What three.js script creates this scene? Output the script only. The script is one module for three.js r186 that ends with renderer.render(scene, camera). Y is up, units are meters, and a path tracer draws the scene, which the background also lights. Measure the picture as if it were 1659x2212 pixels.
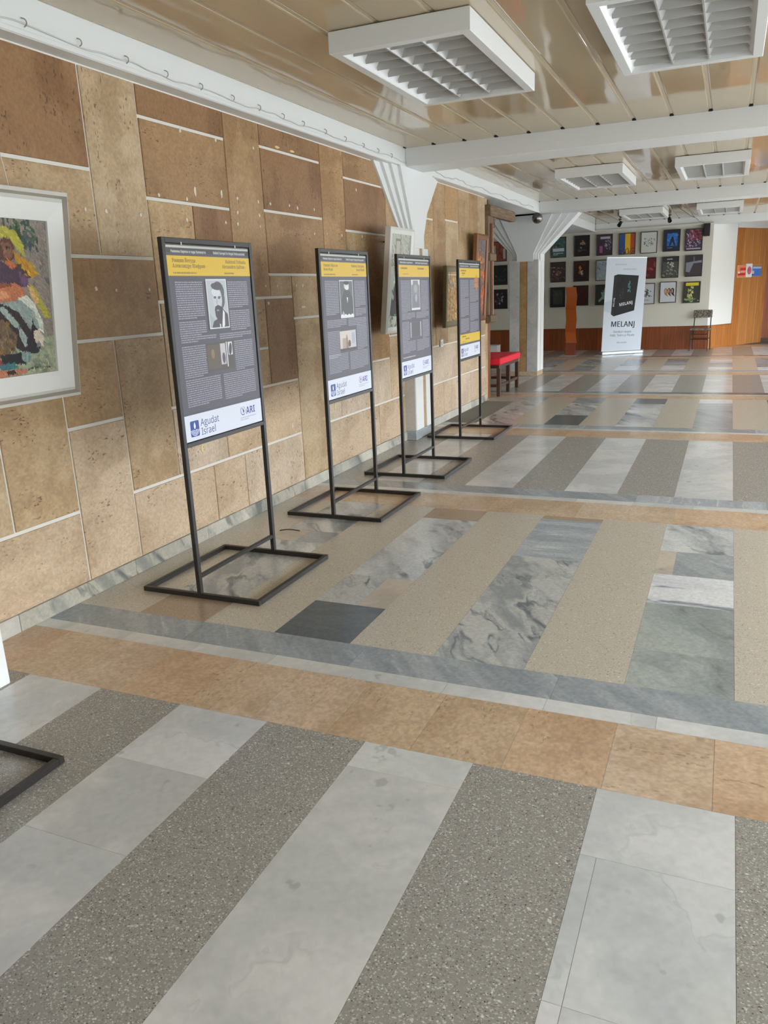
import * as THREE from 'three';
import { RectAreaLightUniformsLib } from 'three/addons/lights/RectAreaLightUniformsLib.js';
import { mergeGeometries } from 'three/addons/utils/BufferGeometryUtils.js';

// ---------------------------------------------------------------- camera, sky, exposure
// Plan: x = metres from the stone wall into the hall, y = up, d = depth away from the camera (world z = -d).
const scene = new THREE.Scene();
const camera = new THREE.PerspectiveCamera(66.612, 1659 / 2212, 0.05, 200);
camera.position.set(3.0538, 1.5, 0);
camera.rotation.order = 'YXZ';
camera.rotation.set(-0.2725, 0.4162, -0.0436);
const renderer = new THREE.WebGLRenderer({ antialias: true });
renderer.toneMapping = THREE.LinearToneMapping;
renderer.toneMappingExposure = 15.2;
renderer.shadowMap.enabled = true;
scene.background = new THREE.Color().setRGB(0.915, 1.0, 1.1);      // even overcast sky, seen only through the glazed right side
scene.backgroundIntensity = 1.0;

const WINDOWS = [[-2.6, 1.5], [2.3, 6.6], [7.2, 12.2], [12.8, 19.2]];   // depth from, to of the window openings in the right wall (sill 0.1, head 2.35)
RectAreaLightUniformsLib.init();
for (const [a, b] of WINDOWS) {                                         // added fill light on top of the sky, the size of each opening
  const l = new THREE.RectAreaLight(new THREE.Color().setRGB(0.94, 1.0, 1.06), 0.1, b - a - 0.1, 2.1); l.name = 'added_window_fill';
  l.position.set(6.19, 1.225, -(a + b) / 2); l.lookAt(0, 1.225, -(a + b) / 2); scene.add(l);
}

// ---------------------------------------------------------------- helpers
const P = (x, y, d) => new THREE.Vector3(x, y, -d);
let seed = 7;
const rnd = () => { seed = (seed * 1664525 + 1013904223) >>> 0; return seed / 4294967296; };
const rr = (a, b) => a + (b - a) * rnd();
const used = new Map();
function numbered(n) { const k = used.get(n) ?? 0; used.set(n, k + 1); return k ? n + '_' + String(k).padStart(3, '0') : n; }
function thing(name, label, category, [x, y, d] = [0, 0, 0], turn = 0, group) {
  const o = new THREE.Group(); o.name = numbered(name); o.position.set(x, y, -d); o.rotation.y = turn;
  o.userData = { label, category }; if (group) o.userData.group = group;
  scene.add(o); return o;
}
function struct(name, extra) { const o = new THREE.Group(); o.name = name; o.userData = { kind: 'structure', ...extra }; scene.add(o); return o; }
function part(name, geo, mat, parent, label) {
  const g = Array.isArray(geo) ? mergeGeometries(geo.map((q) => (q.index ? q.toNonIndexed() : q))) : geo;
  const m = new THREE.Mesh(g, mat);
  parent.userData.names ??= {}; const k = parent.userData.names[name] ?? 0; parent.userData.names[name] = k + 1;
  m.name = k ? name + '_' + String(k).padStart(3, '0') : name;
  if (label) m.userData.label = label;
  parent.add(m); return m;
}
// convex pieces from flat polygons, uv in metres by the main direction of each face
function polys(list, uo = 0, vo = 0, rot = false) {
  const pos = [], nor = [], uv = [], a = new THREE.Vector3(), b = new THREE.Vector3(), n = new THREE.Vector3();
  for (const p of list) {
    a.subVectors(p[1], p[0]); b.subVectors(p[2], p[0]); n.crossVectors(a, b).normalize();
    for (let i = 1; i < p.length - 1; i++) for (const q of [p[0], p[i], p[i + 1]]) {
      pos.push(q.x, q.y, q.z); nor.push(n.x, n.y, n.z);
      const ax = Math.abs(n.x), ay = Math.abs(n.y), az = Math.abs(n.z);
      let s, t; if (az >= ax && az >= ay) { s = q.x; t = q.y; } else if (ax >= ay) { s = -q.z; t = q.y; } else { s = q.x; t = -q.z; }
      if (rot) [s, t] = [t, s];
      uv.push(s + uo, t + vo);
    }
  }
  const g = new THREE.BufferGeometry();
  g.setAttribute('position', new THREE.Float32BufferAttribute(pos, 3)); g.setAttribute('normal', new THREE.Float32BufferAttribute(nor, 3)); g.setAttribute('uv', new THREE.Float32BufferAttribute(uv, 2));
  return g;
}
const v3 = (x, y, z) => new THREE.Vector3(x, y, z);
// chamfered box between two corners, in three.js axes
function cbox(x0, x1, y0, y1, z0, z1, c = 0.002, uo = 0, vo = 0, rot = false) {
  c = Math.min(c, (x1 - x0) / 2.5, (y1 - y0) / 2.5, (z1 - z0) / 2.5);
  const X = [x0, x1], Y = [y0, y1], Z = [z0, z1], I = (a, s) => a[s] + (s ? -c : c), mid = v3((x0 + x1) / 2, (y0 + y1) / 2, (z0 + z1) / 2);
  const pt = (i, j, k, w) => v3(w === 0 ? X[i] : I(X, i), w === 1 ? Y[j] : I(Y, j), w === 2 ? Z[k] : I(Z, k));
  const L = [];
  const add = (p) => { const n = new THREE.Vector3().crossVectors(p[1].clone().sub(p[0]), p[2].clone().sub(p[0])); if (n.dot(p[0].clone().sub(mid)) < 0) p.reverse(); L.push(p); };
  for (const s of [0, 1]) {
    add([pt(s, 0, 0, 0), pt(s, 1, 0, 0), pt(s, 1, 1, 0), pt(s, 0, 1, 0)]);
    add([pt(0, s, 0, 1), pt(1, s, 0, 1), pt(1, s, 1, 1), pt(0, s, 1, 1)]);
    add([pt(0, 0, s, 2), pt(1, 0, s, 2), pt(1, 1, s, 2), pt(0, 1, s, 2)]);
    for (const t of [0, 1]) {
      add([pt(s, t, 0, 0), pt(s, t, 1, 0), pt(s, t, 1, 1), pt(s, t, 0, 1)]);
      add([pt(s, 0, t, 0), pt(s, 1, t, 0), pt(s, 1, t, 2), pt(s, 0, t, 2)]);
      add([pt(0, s, t, 1), pt(1, s, t, 1), pt(1, s, t, 2), pt(0, s, t, 2)]);
      for (const u of [0, 1]) add([pt(s, t, u, 0), pt(s, t, u, 1), pt(s, t, u, 2)]);
    }
  }
  return polys(L, uo, vo, rot);
}
// the same given in plan axes (x, y, depth)
const bx = (x0, x1, y0, y1, d0, d1, c, uo, vo, rot) => cbox(x0, x1, y0, y1, -d1, -d0, c, uo, vo, rot);
// a tile: front face (towards local +z) w by h, bevelled, no back
function tile(w, h, t, c, rot) {
  const uo = rr(0, 9), vo = rr(0, 9), o = [v3(0, 0, t - c), v3(w, 0, t - c), v3(w, h, t - c), v3(0, h, t - c)], b = [v3(0, 0, 0), v3(w, 0, 0), v3(w, h, 0), v3(0, h, 0)], f = [v3(c, c, t), v3(w - c, c, t), v3(w - c, h - c, t), v3(c, h - c, t)];
  const L = [f];
  for (let i = 0; i < 4; i++) { const j = (i + 1) % 4; L.push([o[i], o[j], f[j], f[i]], [b[i], b[j], o[j], o[i]]); }
  return polys(L, uo, vo, rot);
}
function lay(name, parent, mat, x, y, d, w, h, face, { t = 0.02, c = 0.0015, rot = false } = {}) {
  const m = part(name, tile(w, h, t, c, rot), mat, parent);
  m.position.set(x, y, -d);
  if (face === '+x') m.rotation.y = Math.PI / 2; else if (face === 'up') m.rotation.x = -Math.PI / 2; else if (face === 'down') m.rotation.x = Math.PI / 2;
  return m;
}
function rod(a, b, r, seg = 8) { return new THREE.TubeGeometry(new THREE.LineCurve3(a, b), 1, r, seg, false); }
function tube(pts, r, n = 24, seg = 6) { return new THREE.TubeGeometry(new THREE.CatmullRomCurve3(pts), n, r, seg, false); }
function extr(pts, depth, bevel = 0) {
  return new THREE.ExtrudeGeometry(new THREE.Shape(pts.map((p) => new THREE.Vector2(...p))), { depth, bevelEnabled: bevel > 0, bevelSize: bevel, bevelThickness: bevel, bevelSegments: 1, bevelOffset: -bevel });
}

// ---------------------------------------------------------------- procedural textures
const HN = 512, HT = new Float32Array(HN * HN); { let s = 99; for (let i = 0; i < HT.length; i++) { s = (s * 1664525 + 1013904223) >>> 0; HT[i] = s / 4294967296; } }
const sm = (t) => t * t * (3 - 2 * t);
function pn(u, v, pu, pv, s) {            // value noise, periodic in u and v
  const x = u * pu, y = v * pv, ix = Math.floor(x), iy = Math.floor(y), fx = sm(x - ix), fy = sm(y - iy), o = s * 131;
  const h = (a, b) => HT[((((b % pv) + pv) % pv + o) & 511) * 512 + ((((a % pu) + pu) % pu + o * 3) & 511)];
  const a = h(ix, iy), b = h(ix + 1, iy), c = h(ix, iy + 1), e = h(ix + 1, iy + 1);
  return a + (b - a) * fx + (c - a) * fy + (a - b - c + e) * fx * fy;
}
function fbm(u, v, pu, pv, s, n = 4) { let a = 0.5, r = 0, t = 0; for (let i = 0; i < n; i++) { r += a * pn(u, v, pu, pv, s + i); t += a; a *= 0.55; pu *= 2; pv *= 2; } return r / t; }
const mix = (a, b, t) => [a[0] + (b[0] - a[0]) * t, a[1] + (b[1] - a[1]) * t, a[2] + (b[2] - a[2]) * t];
const clamp = (x, a = 0, b = 1) => Math.min(b, Math.max(a, x));
const step = (a, b, x) => sm(clamp((x - a) / (b - a)));
function dataTex(n, metres, fn, srgb = true) {
  const d = new Uint8Array(n * n * 4);
  for (let y = 0; y < n; y++) for (let x = 0; x < n; x++) { const c = fn(x / n, y / n), i = (y * n + x) * 4; d[i] = clamp(c[0], 0, 255); d[i + 1] = clamp(c[1], 0, 255); d[i + 2] = clamp(c[2], 0, 255); d[i + 3] = 255; }
  const t = new THREE.DataTexture(d, n, n, THREE.RGBAFormat); finish(t, metres, srgb); return t;
}
function finish(t, metres, srgb) {
  t.wrapS = t.wrapT = THREE.RepeatWrapping; t.magFilter = THREE.LinearFilter; t.minFilter = THREE.LinearMipmapLinearFilter; if (srgb) t.colorSpace = THREE.SRGBColorSpace;
  t.repeat.set(1 / metres, 1 / metres); t.needsUpdate = true; return t;
}
function canvasTex(w, h, draw, metres) {
  const c = document.createElement('canvas'); c.width = w; c.height = h; draw(c.getContext('2d'), w, h);
  const t = new THREE.CanvasTexture(c); t.colorSpace = THREE.SRGBColorSpace; t.magFilter = THREE.LinearFilter;
  if (metres) finish(t, metres, true); return t;
}
const rgb = (a, k = 1) => `rgb(${a.map((q) => Math.round(clamp(q * k, 0, 255))).join(',')})`;
function terrazzo(base, chips, count, metres, n = 1024) {
  return canvasTex(n, n, (g) => {
    g.fillStyle = rgb(base); g.fillRect(0, 0, n, n);
    for (let i = 0; i < count; i++) {
      const c = chips[Math.floor(rnd() * chips.length)], r = (c[3] ?? 1) * rr(1, 3.9) * (rnd() < 0.05 ? 1.8 : 1), x = rr(0, n), y = rr(0, n), a0 = rr(0, 6.3), m = 5 + Math.floor(rnd() * 3), e = rr(0.55, 1), pts = [];
      for (let k = 0; k < m; k++) { const a = a0 + (k / m) * 6.283, q = r * rr(0.7, 1.15); pts.push([Math.cos(a) * q, Math.sin(a) * q * e]); }
      g.fillStyle = rgb(c, rr(0.88, 1.1));
      for (const ox of [0, x < 12 ? n : x > n - 12 ? -n : 0]) for (const oy of [0, y < 12 ? n : y > n - 12 ? -n : 0]) {
        g.beginPath(); pts.forEach(([px, py], k) => (k ? g.lineTo(x + ox + px, y + oy + py) : g.moveTo(x + ox + px, y + oy + py))); g.fill();
      }
    }
  }, metres);
}
const T = {};
T.grey = terrazzo([146, 142, 135], [[180, 177, 169], [190, 187, 179], [166, 161, 152], [128, 123, 116], [154, 150, 143], [138, 135, 128], [202, 200, 192, 0.8], [84, 78, 72, 0.6]], 27000, 0.85);
T.beige = terrazzo([186, 177, 161], [[198, 190, 176], [176, 167, 151], [190, 183, 168], [168, 159, 144], [204, 197, 185], [120, 108, 92, 0.55], [96, 88, 76, 0.5]], 15000, 0.95);
T.white = dataTex(1024, 1.5, (u, v) => {
  const w = fbm(u, v, 4, 4, 1, 4), q = fbm(u + 0.25 * w, v + 0.2 * w, 5, 5, 9, 5), f = fbm(u, v, 80, 80, 5, 2), y = fbm(u, v, 3, 3, 21, 3);
  const vein = step(0.022, 0, Math.abs(q - 0.47)) * step(0.45, 0.65, fbm(u, v, 4, 4, 33, 3));
  let c = mix([208, 207, 204], [190, 191, 189], step(0.4, 0.66, q)); c = mix(c, [207, 205, 197], 0.5 * step(0.52, 0.7, y)); c = mix(c, [150, 152, 150], 0.45 * step(0.7, 0.78, fbm(u, v, 26, 26, 41, 3)) * step(0.5, 0.6, w)); c = mix(c, [162, 165, 164], 0.3 * vein);
  const k = 0.97 + 0.06 * f; return [c[0] * k, c[1] * k, c[2] * k];
});
function ridged(u, v, pu, pv, s, n = 5) { let a = 0.5, t = 0, q = 0; for (let i = 0; i < n; i++) { const k = 1 - Math.abs(2 * pn(u, v, pu, pv, s + i) - 1); q += a * k * k; t += a; a *= 0.58; pu *= 2; pv *= 2; } return q / t; }
function marble(base, tone, line, { p = 3, sharp = 0.5, warp = 0.35, stretch = 1, amt = 0.9, s = 3, cloud = 0.8, shear = 1, cover = 0.5 } = {}) {
  return dataTex(768, 1.1, (u, v0) => {
    const v = v0 + shear * u, a = fbm(u, v, p, p, s, 4), b = fbm(u, v, p, p, s + 17, 4), x = u + warp * (a - 0.5), y = v + warp * (b - 0.5) / stretch, q = fbm(x, y, p, p * stretch, s + 40, 5), k1 = ridged(x, y, p, p * stretch, s + 50), z = fbm(u, v, 4, 4 * Math.min(stretch, 2), s + 60, 4);
    let c = mix(base, tone, cloud * step(0.38, 0.64, q)); const m = step(0.62 - 0.3 * cover, 0.74 - 0.3 * cover, z); c = mix(c, line, amt * m * step(0.66 - 0.12 * sharp, 0.9, k1)); c = mix(c, line, 0.35 * amt * m * step(0.5, 0.75, q));
    const k = 0.93 + 0.14 * fbm(u, v0, 90, 90, s + 5, 2); return [c[0] * k, c[1] * k, c[2] * k];
  });
}
T.veined = marble([206, 207, 202], [184, 186, 186], [104, 110, 114], { s: 3, cover: 1.0, sharp: 1.0, p: 2, warp: 0.5 });
T.swirl = marble([184, 184, 179], [156, 160, 160], [98, 106, 112], { p: 4, warp: 0.7, s: 8, cover: 1.2, sharp: 1.3 });
T.bluegrey = marble([156, 161, 163], [134, 141, 146], [182, 185, 185], { p: 3, stretch: 3, s: 13, amt: 0.6, cover: 0.6 });
T.striped = marble([170, 175, 178], [144, 152, 157], [200, 204, 204], { p: 2, warp: 0.2, stretch: 9, s: 19, amt: 0.8, shear: 0, cover: 0.7 });
T.whitestripe = marble([214, 215, 213], [200, 201, 206], [108, 113, 122], { p: 1, warp: 0.2, stretch: 7, s: 27, shear: 0, cover: 1.0, cloud: 0.6, sharp: 0.8 });
T.slate = marble([98, 105, 108], [90, 98, 102], [122, 130, 131], { p: 4, stretch: 4, s: 31, amt: 0.4, shear: 0 });
T.greenish = marble([164, 169, 163], [136, 143, 143], [112, 116, 110], { p: 3, warp: 0.6, s: 37, amt: 0.7, cover: 0.6 });
const pit = (u, v, s) => step(0.73, 0.8, fbm(u, v, 60, 150, s, 2)) * step(0.5, 0.64, fbm(u, v, 7, 14, s + 3, 3));
function travertine(a, b, e, s, streak = 1, pits = 0.62) {
  return dataTex(1024, 1.2, (u, v) => {
    const q = fbm(u, v, 3, 5, s, 5), l = fbm(u + 0.03 * q, v, 10, 4, s + 7, 4), f = fbm(u, v, 90, 110, s + 11, 2), z = fbm(u, v, 22, 26, s + 15, 3);
    let c = mix(a, b, step(0.38, 0.64, q)); c = mix(c, e, 0.55 * streak * step(0.5, 0.72, l)); c = mix(c, b, 0.25 * step(0.55, 0.75, z)); c = mix(c, [96, 66, 42], pits * pit(u, v, s));
    const k = 0.91 + 0.18 * f; return [c[0] * k, c[1] * k, c[2] * k];
  });
}
T.trav = travertine([188, 163, 128], [170, 143, 107], [200, 178, 145], 51);
T.trav2 = travertine([178, 146, 106], [158, 125, 86], [190, 162, 122], 71, 0.7);
T.travBump = dataTex(1024, 1.2, (u, v) => { const h = 200 - 150 * pit(u, v, 51) + 40 * (fbm(u, v, 90, 110, 62, 2) - 0.5); return [h, h, h]; }, false);
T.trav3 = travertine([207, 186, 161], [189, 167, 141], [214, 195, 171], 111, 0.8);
T.floorTrav = travertine([196, 173, 147], [183, 158, 131], [206, 186, 163], 91, 0.8, 0.3);
T.wood = dataTex(512, 0.9, (u, v) => {
  const w = fbm(u, v, 3, 2, 5, 3), g = pn(u + 0.05 * w, v, 60, 2, 8), f = fbm(u, v, 140, 5, 3, 2), k = 0.8 + 0.22 * g + 0.16 * f; return [190 * k, 128 * k, 70 * k];
});
T.oldWood = dataTex(256, 0.6, (u, v) => { const k = 0.75 + 0.3 * pn(u, v, 40, 3, 8) + 0.2 * fbm(u, v, 90, 6, 3, 2); return [122 * k, 100 * k, 76 * k]; });
T.warp = dataTex(256, 1.6, (u, v) => { const h = 255 * fbm(u, v, 6, 3, 77, 2); return [h, h, h]; }, false);
T.fabric = dataTex(256, 0.25, (u, v) => { const q = fbm(u, v, 20, 20, 5, 3), k = step(0.42, 0.58, q); return mix([78, 72, 66], [150, 140, 126], k); });

// ---------------------------------------------------------------- materials
const std = (o) => new THREE.MeshStandardMaterial(o), phy = (o) => new THREE.MeshPhysicalMaterial(o);
const col = (r, g, b) => new THREE.Color().setRGB(r / 255, g / 255, b / 255, THREE.SRGBColorSpace);
const polished = (map, roughness = 0.2, tint) => phy({ map, roughness, ...(tint ? { color: col(...tint) } : {}) });
const M = {
  grey: polished(T.grey, 0.24), beige: polished(T.beige, 0.22), white: polished(T.white, 0.2), white2: polished(T.white, 0.2, [250, 249, 247]), white3: polished(T.white, 0.2, [248, 250, 250]),
  veined: polished(T.veined), swirl: polished(T.swirl), bluegrey: polished(T.bluegrey), striped: polished(T.striped), whitestripe: polished(T.whitestripe), slate: polished(T.slate), greenish: polished(T.greenish),
  brownish: polished(T.beige, 0.22, [222, 204, 190]), pinkish: polished(T.white, 0.22, [238, 224, 206]),
  floorTrav: polished(T.floorTrav, 0.24), floorTrav2: polished(T.floorTrav, 0.24, [250, 247, 240]), floorTrav3: polished(T.floorTrav, 0.24, [254, 245, 236]),
  grout: std({ color: col(112, 108, 100), roughness: 0.8 }), wallGrout: std({ color: col(226, 223, 214), roughness: 0.85 }),
  paint: std({ color: col(226, 228, 226), roughness: 0.5 }), paintDull: std({ color: col(205, 205, 200), roughness: 0.6 }), lampWhite: phy({ color: col(226, 228, 226), roughness: 0.35 }),
  louver: phy({ color: col(176, 175, 171), roughness: 0.3 }), plaster: std({ color: col(212, 207, 193), roughness: 0.8 }), plasterWhite: std({ color: col(224, 222, 214), roughness: 0.7 }),
  plank: phy({ color: col(190, 172, 140), roughness: 0.07, ior: 1.7, bumpMap: T.warp, bumpScale: 0.004 }), strip: std({ color: col(196, 182, 156), roughness: 0.4 }), dark: std({ color: col(30, 24, 18), roughness: 0.9 }),
  blackMetal: phy({ color: col(36, 33, 31), roughness: 0.45 }), blackMatte: std({ color: col(24, 24, 25), roughness: 0.6 }), white3mm: std({ color: col(232, 232, 230), roughness: 0.5 }),
  aluminium: std({ color: col(190, 192, 194), roughness: 0.35, metalness: 0.8 }), orangeWood: phy({ map: T.wood, color: col(255, 255, 255), roughness: 0.32 }), orangeWood2: phy({ map: T.wood, color: col(240, 228, 216), roughness: 0.32 }), redWood: phy({ map: T.wood, color: col(190, 150, 128), roughness: 0.35 }), redWood2: phy({ map: T.wood, color: col(176, 138, 118), roughness: 0.35 }),
  darkWood: phy({ color: col(74, 48, 34), roughness: 0.4 }), oldWood: std({ map: T.oldWood, roughness: 0.75 }), lacquer: phy({ color: col(178, 92, 42), roughness: 0.4 }), lacquerBase: phy({ color: col(120, 50, 24), roughness: 0.45 }),
  red: std({ color: col(232, 26, 52), roughness: 0.65 }), fabric: std({ map: T.fabric, roughness: 0.95 }), frameWhite: phy({ color: col(226, 226, 220), roughness: 0.45 }), frameBrown: phy({ color: col(128, 82, 46), roughness: 0.45 }), frameOlive: std({ color: col(128, 118, 88), roughness: 0.6 }),
  bronze: std({ color: col(96, 80, 62), roughness: 0.45, metalness: 0.4 }), posterFrame: phy({ color: col(44, 34, 30), roughness: 0.4 }), putty: std({ color: col(220, 212, 196), roughness: 0.8 }), puttyYellow: std({ color: col(226, 208, 150), roughness: 0.8 }),
  mirror: std({ color: col(200, 200, 205), roughness: 0.15, metalness: 1 }), asphalt: std({ color: col(128, 127, 124), roughness: 0.9 }), facade: std({ color: col(132, 130, 124), roughness: 0.9 }),
};
M.skirtA = polished(T.veined, 0.35, [250, 242, 226]); M.skirtB = polished(T.swirl, 0.35, [250, 242, 226]); M.skirtC = polished(T.white, 0.35, [252, 246, 234]);
M.whitePanel = phy({ color: col(232, 233, 230), roughness: 0.35 });
M.frameGrey = std({ color: col(168, 160, 146), roughness: 0.6 });
M.clipGrey = std({ color: col(150, 146, 138), roughness: 0.7 });
const wallTones = [[255, 255, 255], [246, 240, 230], [255, 246, 230], [236, 226, 214], [214, 196, 180]];
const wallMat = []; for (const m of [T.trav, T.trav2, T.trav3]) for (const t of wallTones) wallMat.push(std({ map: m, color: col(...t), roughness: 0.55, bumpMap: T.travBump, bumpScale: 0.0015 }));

// ---------------------------------------------------------------- floor
const BAY = 2.95, BAND0 = 2.16, S0 = 0.4129, SP = 0.7886, SW = 0.3911;
const WALL_END = 10.6, DIAG = { x: 2.62, d: 19.4, ux: 0.528, ud: 0.849 };
const floor = struct('floor');
part('slab', bx(-4.2, 6.4, -0.2, -0.002, -3.2, 23, 0.001), M.grout, floor);
function floorTile(name, mat, x0, x1, d0, d1, rot = false) {
  if (x1 - x0 < 0.01 || d1 - d0 < 0.01) return;
  const g = 0.0006; lay(name, floor, mat, x0 + g, -0.02, d0 + g, x1 - x0 - 2 * g, d1 - d0 - 2 * g, 'up', { rot, c: 0.0001 });
}
const pick = (a) => a[Math.floor(rnd() * a.length)];
const rows = {                                     // marble pieces met in the photograph, by bay and stripe: [material, depth from, to, x share from, to]
  'B0': [['brownish', 2.86, 3.14], ['swirl', 3.14, 3.9], ['veined', 3.9, 4.13], ['pinkish', 4.13, 4.36, 0, 0.45], ['bluegrey', 4.13, 4.36, 0.45, 1], ['veined', 4.36, 5.11]],
  'B1': [['slate', 2.86, 3.275], ['swirl', 3.275, 3.68, 0, 0.6], ['pinkish', 3.275, 3.68, 0.6, 1], ['veined', 3.68, 4.85], ['brownish', 4.85, 5.11]],
  'B2': [['swirl', 2.86, 3.2], ['swirl', 3.2, 4.24], ['striped', 4.24, 5.03], ['brownish', 5.03, 5.11]],
  'B3': [['greenish', 2.86, 3.2], ['greenish', 3.2, 3.74], ['whitestripe', 3.74, 4.16], ['pinkish', 4.16, 4.56, 0, 0.24], ['bluegrey', 4.16, 4.56, 0.24, 1], ['veined', 4.56, 5.11]],
  'D0': [['swirl', 8.76, 9.4], ['veined', 9.4, 10.2], ['swirl', 10.2, 11.01]], 'D1': [['slate', 8.76, 9.47], ['veined', 9.47, 10.5], ['bluegrey', 10.5, 11.01]],
  'D2': [['veined', 8.76, 10.5], ['slate', 10.5, 11.01]], 'D3': [['bluegrey', 8.76, 10.05], ['striped', 10.05, 10.65], ['whitestripe', 10.65, 11.01]],
};
const kinds = ['swirl', 'veined', 'striped', 'bluegrey', 'veined', 'whitestripe'];
const WJ = { 'A0': [0.4, 1.723], 'A1': [0.2, 1.399, 1.787], 'A2': [0.3, 2.008], 'A3': [0.5, 1.355, 1.847] };
for (let k = -1; k <= 6; k++) {                    // band k starts at tk; the bay before it runs back to the band before
  const tk = BAND0 + BAY * k, b0 = tk - BAY + 0.7, letter = 'ZABCDEFG'[k + 1], light = k % 2 === 0;
  const d0 = Math.max(b0, -3), d1 = Math.min(tk, 22.9);
  for (let i = -5; i <= 6; i++) {
    const xl = S0 + SP * i, xr = xl + SW, xn = xl + SP, inner = tk > WALL_END;
    if (i < 0 && !inner) continue;
    const lo = Math.max(d0, i < 0 ? WALL_END : -9), key = letter + i;
    if (light) {
      const cuts = [lo, ...(WJ[key] ?? [lo + (d1 - lo) * rr(0.25, 0.42), lo + (d1 - lo) * rr(0.55, 0.75)]).filter((q) => q > lo + 0.05 && q < d1 - 0.05), d1];
      for (let c = 0; c < cuts.length - 1; c++) {
        const mm = M[pick(['white', 'white', 'white2', 'white3'])];
        if (key === 'A3' && c < 3 && cuts[c + 1] < 1.9) { floorTile('marble_tile', mm, xl, xl + 0.045, cuts[c], cuts[c + 1]); floorTile('marble_tile', mm, xl + 0.045, xr, cuts[c], cuts[c + 1]); }
        else floorTile('marble_tile', mm, xl, xr, cuts[c], cuts[c + 1], rnd() < 0.5);
      }
    } else {
      let list = rows[key];
      if (!list) { const a = lo + (d1 - lo) * rr(0.22, 0.4), b = lo + (d1 - lo) * rr(0.55, 0.75); list = [[pick(kinds), lo, a], [pick(kinds), a, b], [pick(kinds), b, d1]]; }
      for (const [m, a, b, s = 0, e = 1] of list) floorTile('veined_marble_tile', M[m], xl + SW * s, xl + SW * e, Math.max(a, lo), Math.min(b, d1));
    }
    const tm = light ? M.grey : M.beige;
    if (light) floorTile('terrazzo_tile', tm, xr, Math.min(xn, 6.2), lo, d1);
    else { const c = key === 'B2' ? 3.447 : lo + (d1 - lo) * rr(0.2, 0.8); floorTile('terrazzo_tile', tm, xr, Math.min(xn, 6.2), lo, c); floorTile('terrazzo_tile', tm, xr, Math.min(xn, 6.2), c, d1); }
    if (i === 0 && !inner) floorTile('terrazzo_tile', tm, 0, xl, lo, d1);
  }
  if (tk > 22) continue;                           // the band: travertine, white fillet, blue-grey marble
  const xs = tk > WALL_END ? -4 : 0;
  const run = (name, mats, from, to, first, len) => { for (let x = xs, n = first + Math.floor((xs - first) / len) * len + len; x < 6.19; ) { const e = Math.min(n <= x + 0.02 ? n + len : n, 6.2); floorTile(name, M[pick(mats)], x, e, from, to, rnd() < 0.5); x = e; n = e + len; } };
  run('travertine_tile', ['floorTrav', 'floorTrav2', 'floorTrav3'], tk, tk + 0.405, k ? 0.33 : 2.79, k ? 0.62 : 0.318);
  run('fillet_tile', ['white', 'white2'], tk + 0.405, tk + 0.495, 1.34, 0.394);
  run('bluegrey_tile', ['bluegrey', 'bluegrey', k > 0 ? 'striped' : 'bluegrey', k > 1 ? 'slate' : 'bluegrey'], tk + 0.495, tk + 0.7, 2.53, 0.85);
}

// ---------------------------------------------------------------- stone wall on the left
const wallLeft = struct('wall_left');
part('backing', bx(-0.25, 0, 0, 2.95, -3, WALL_END - 0.002, 0.001), M.wallGrout, wallLeft);
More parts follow.
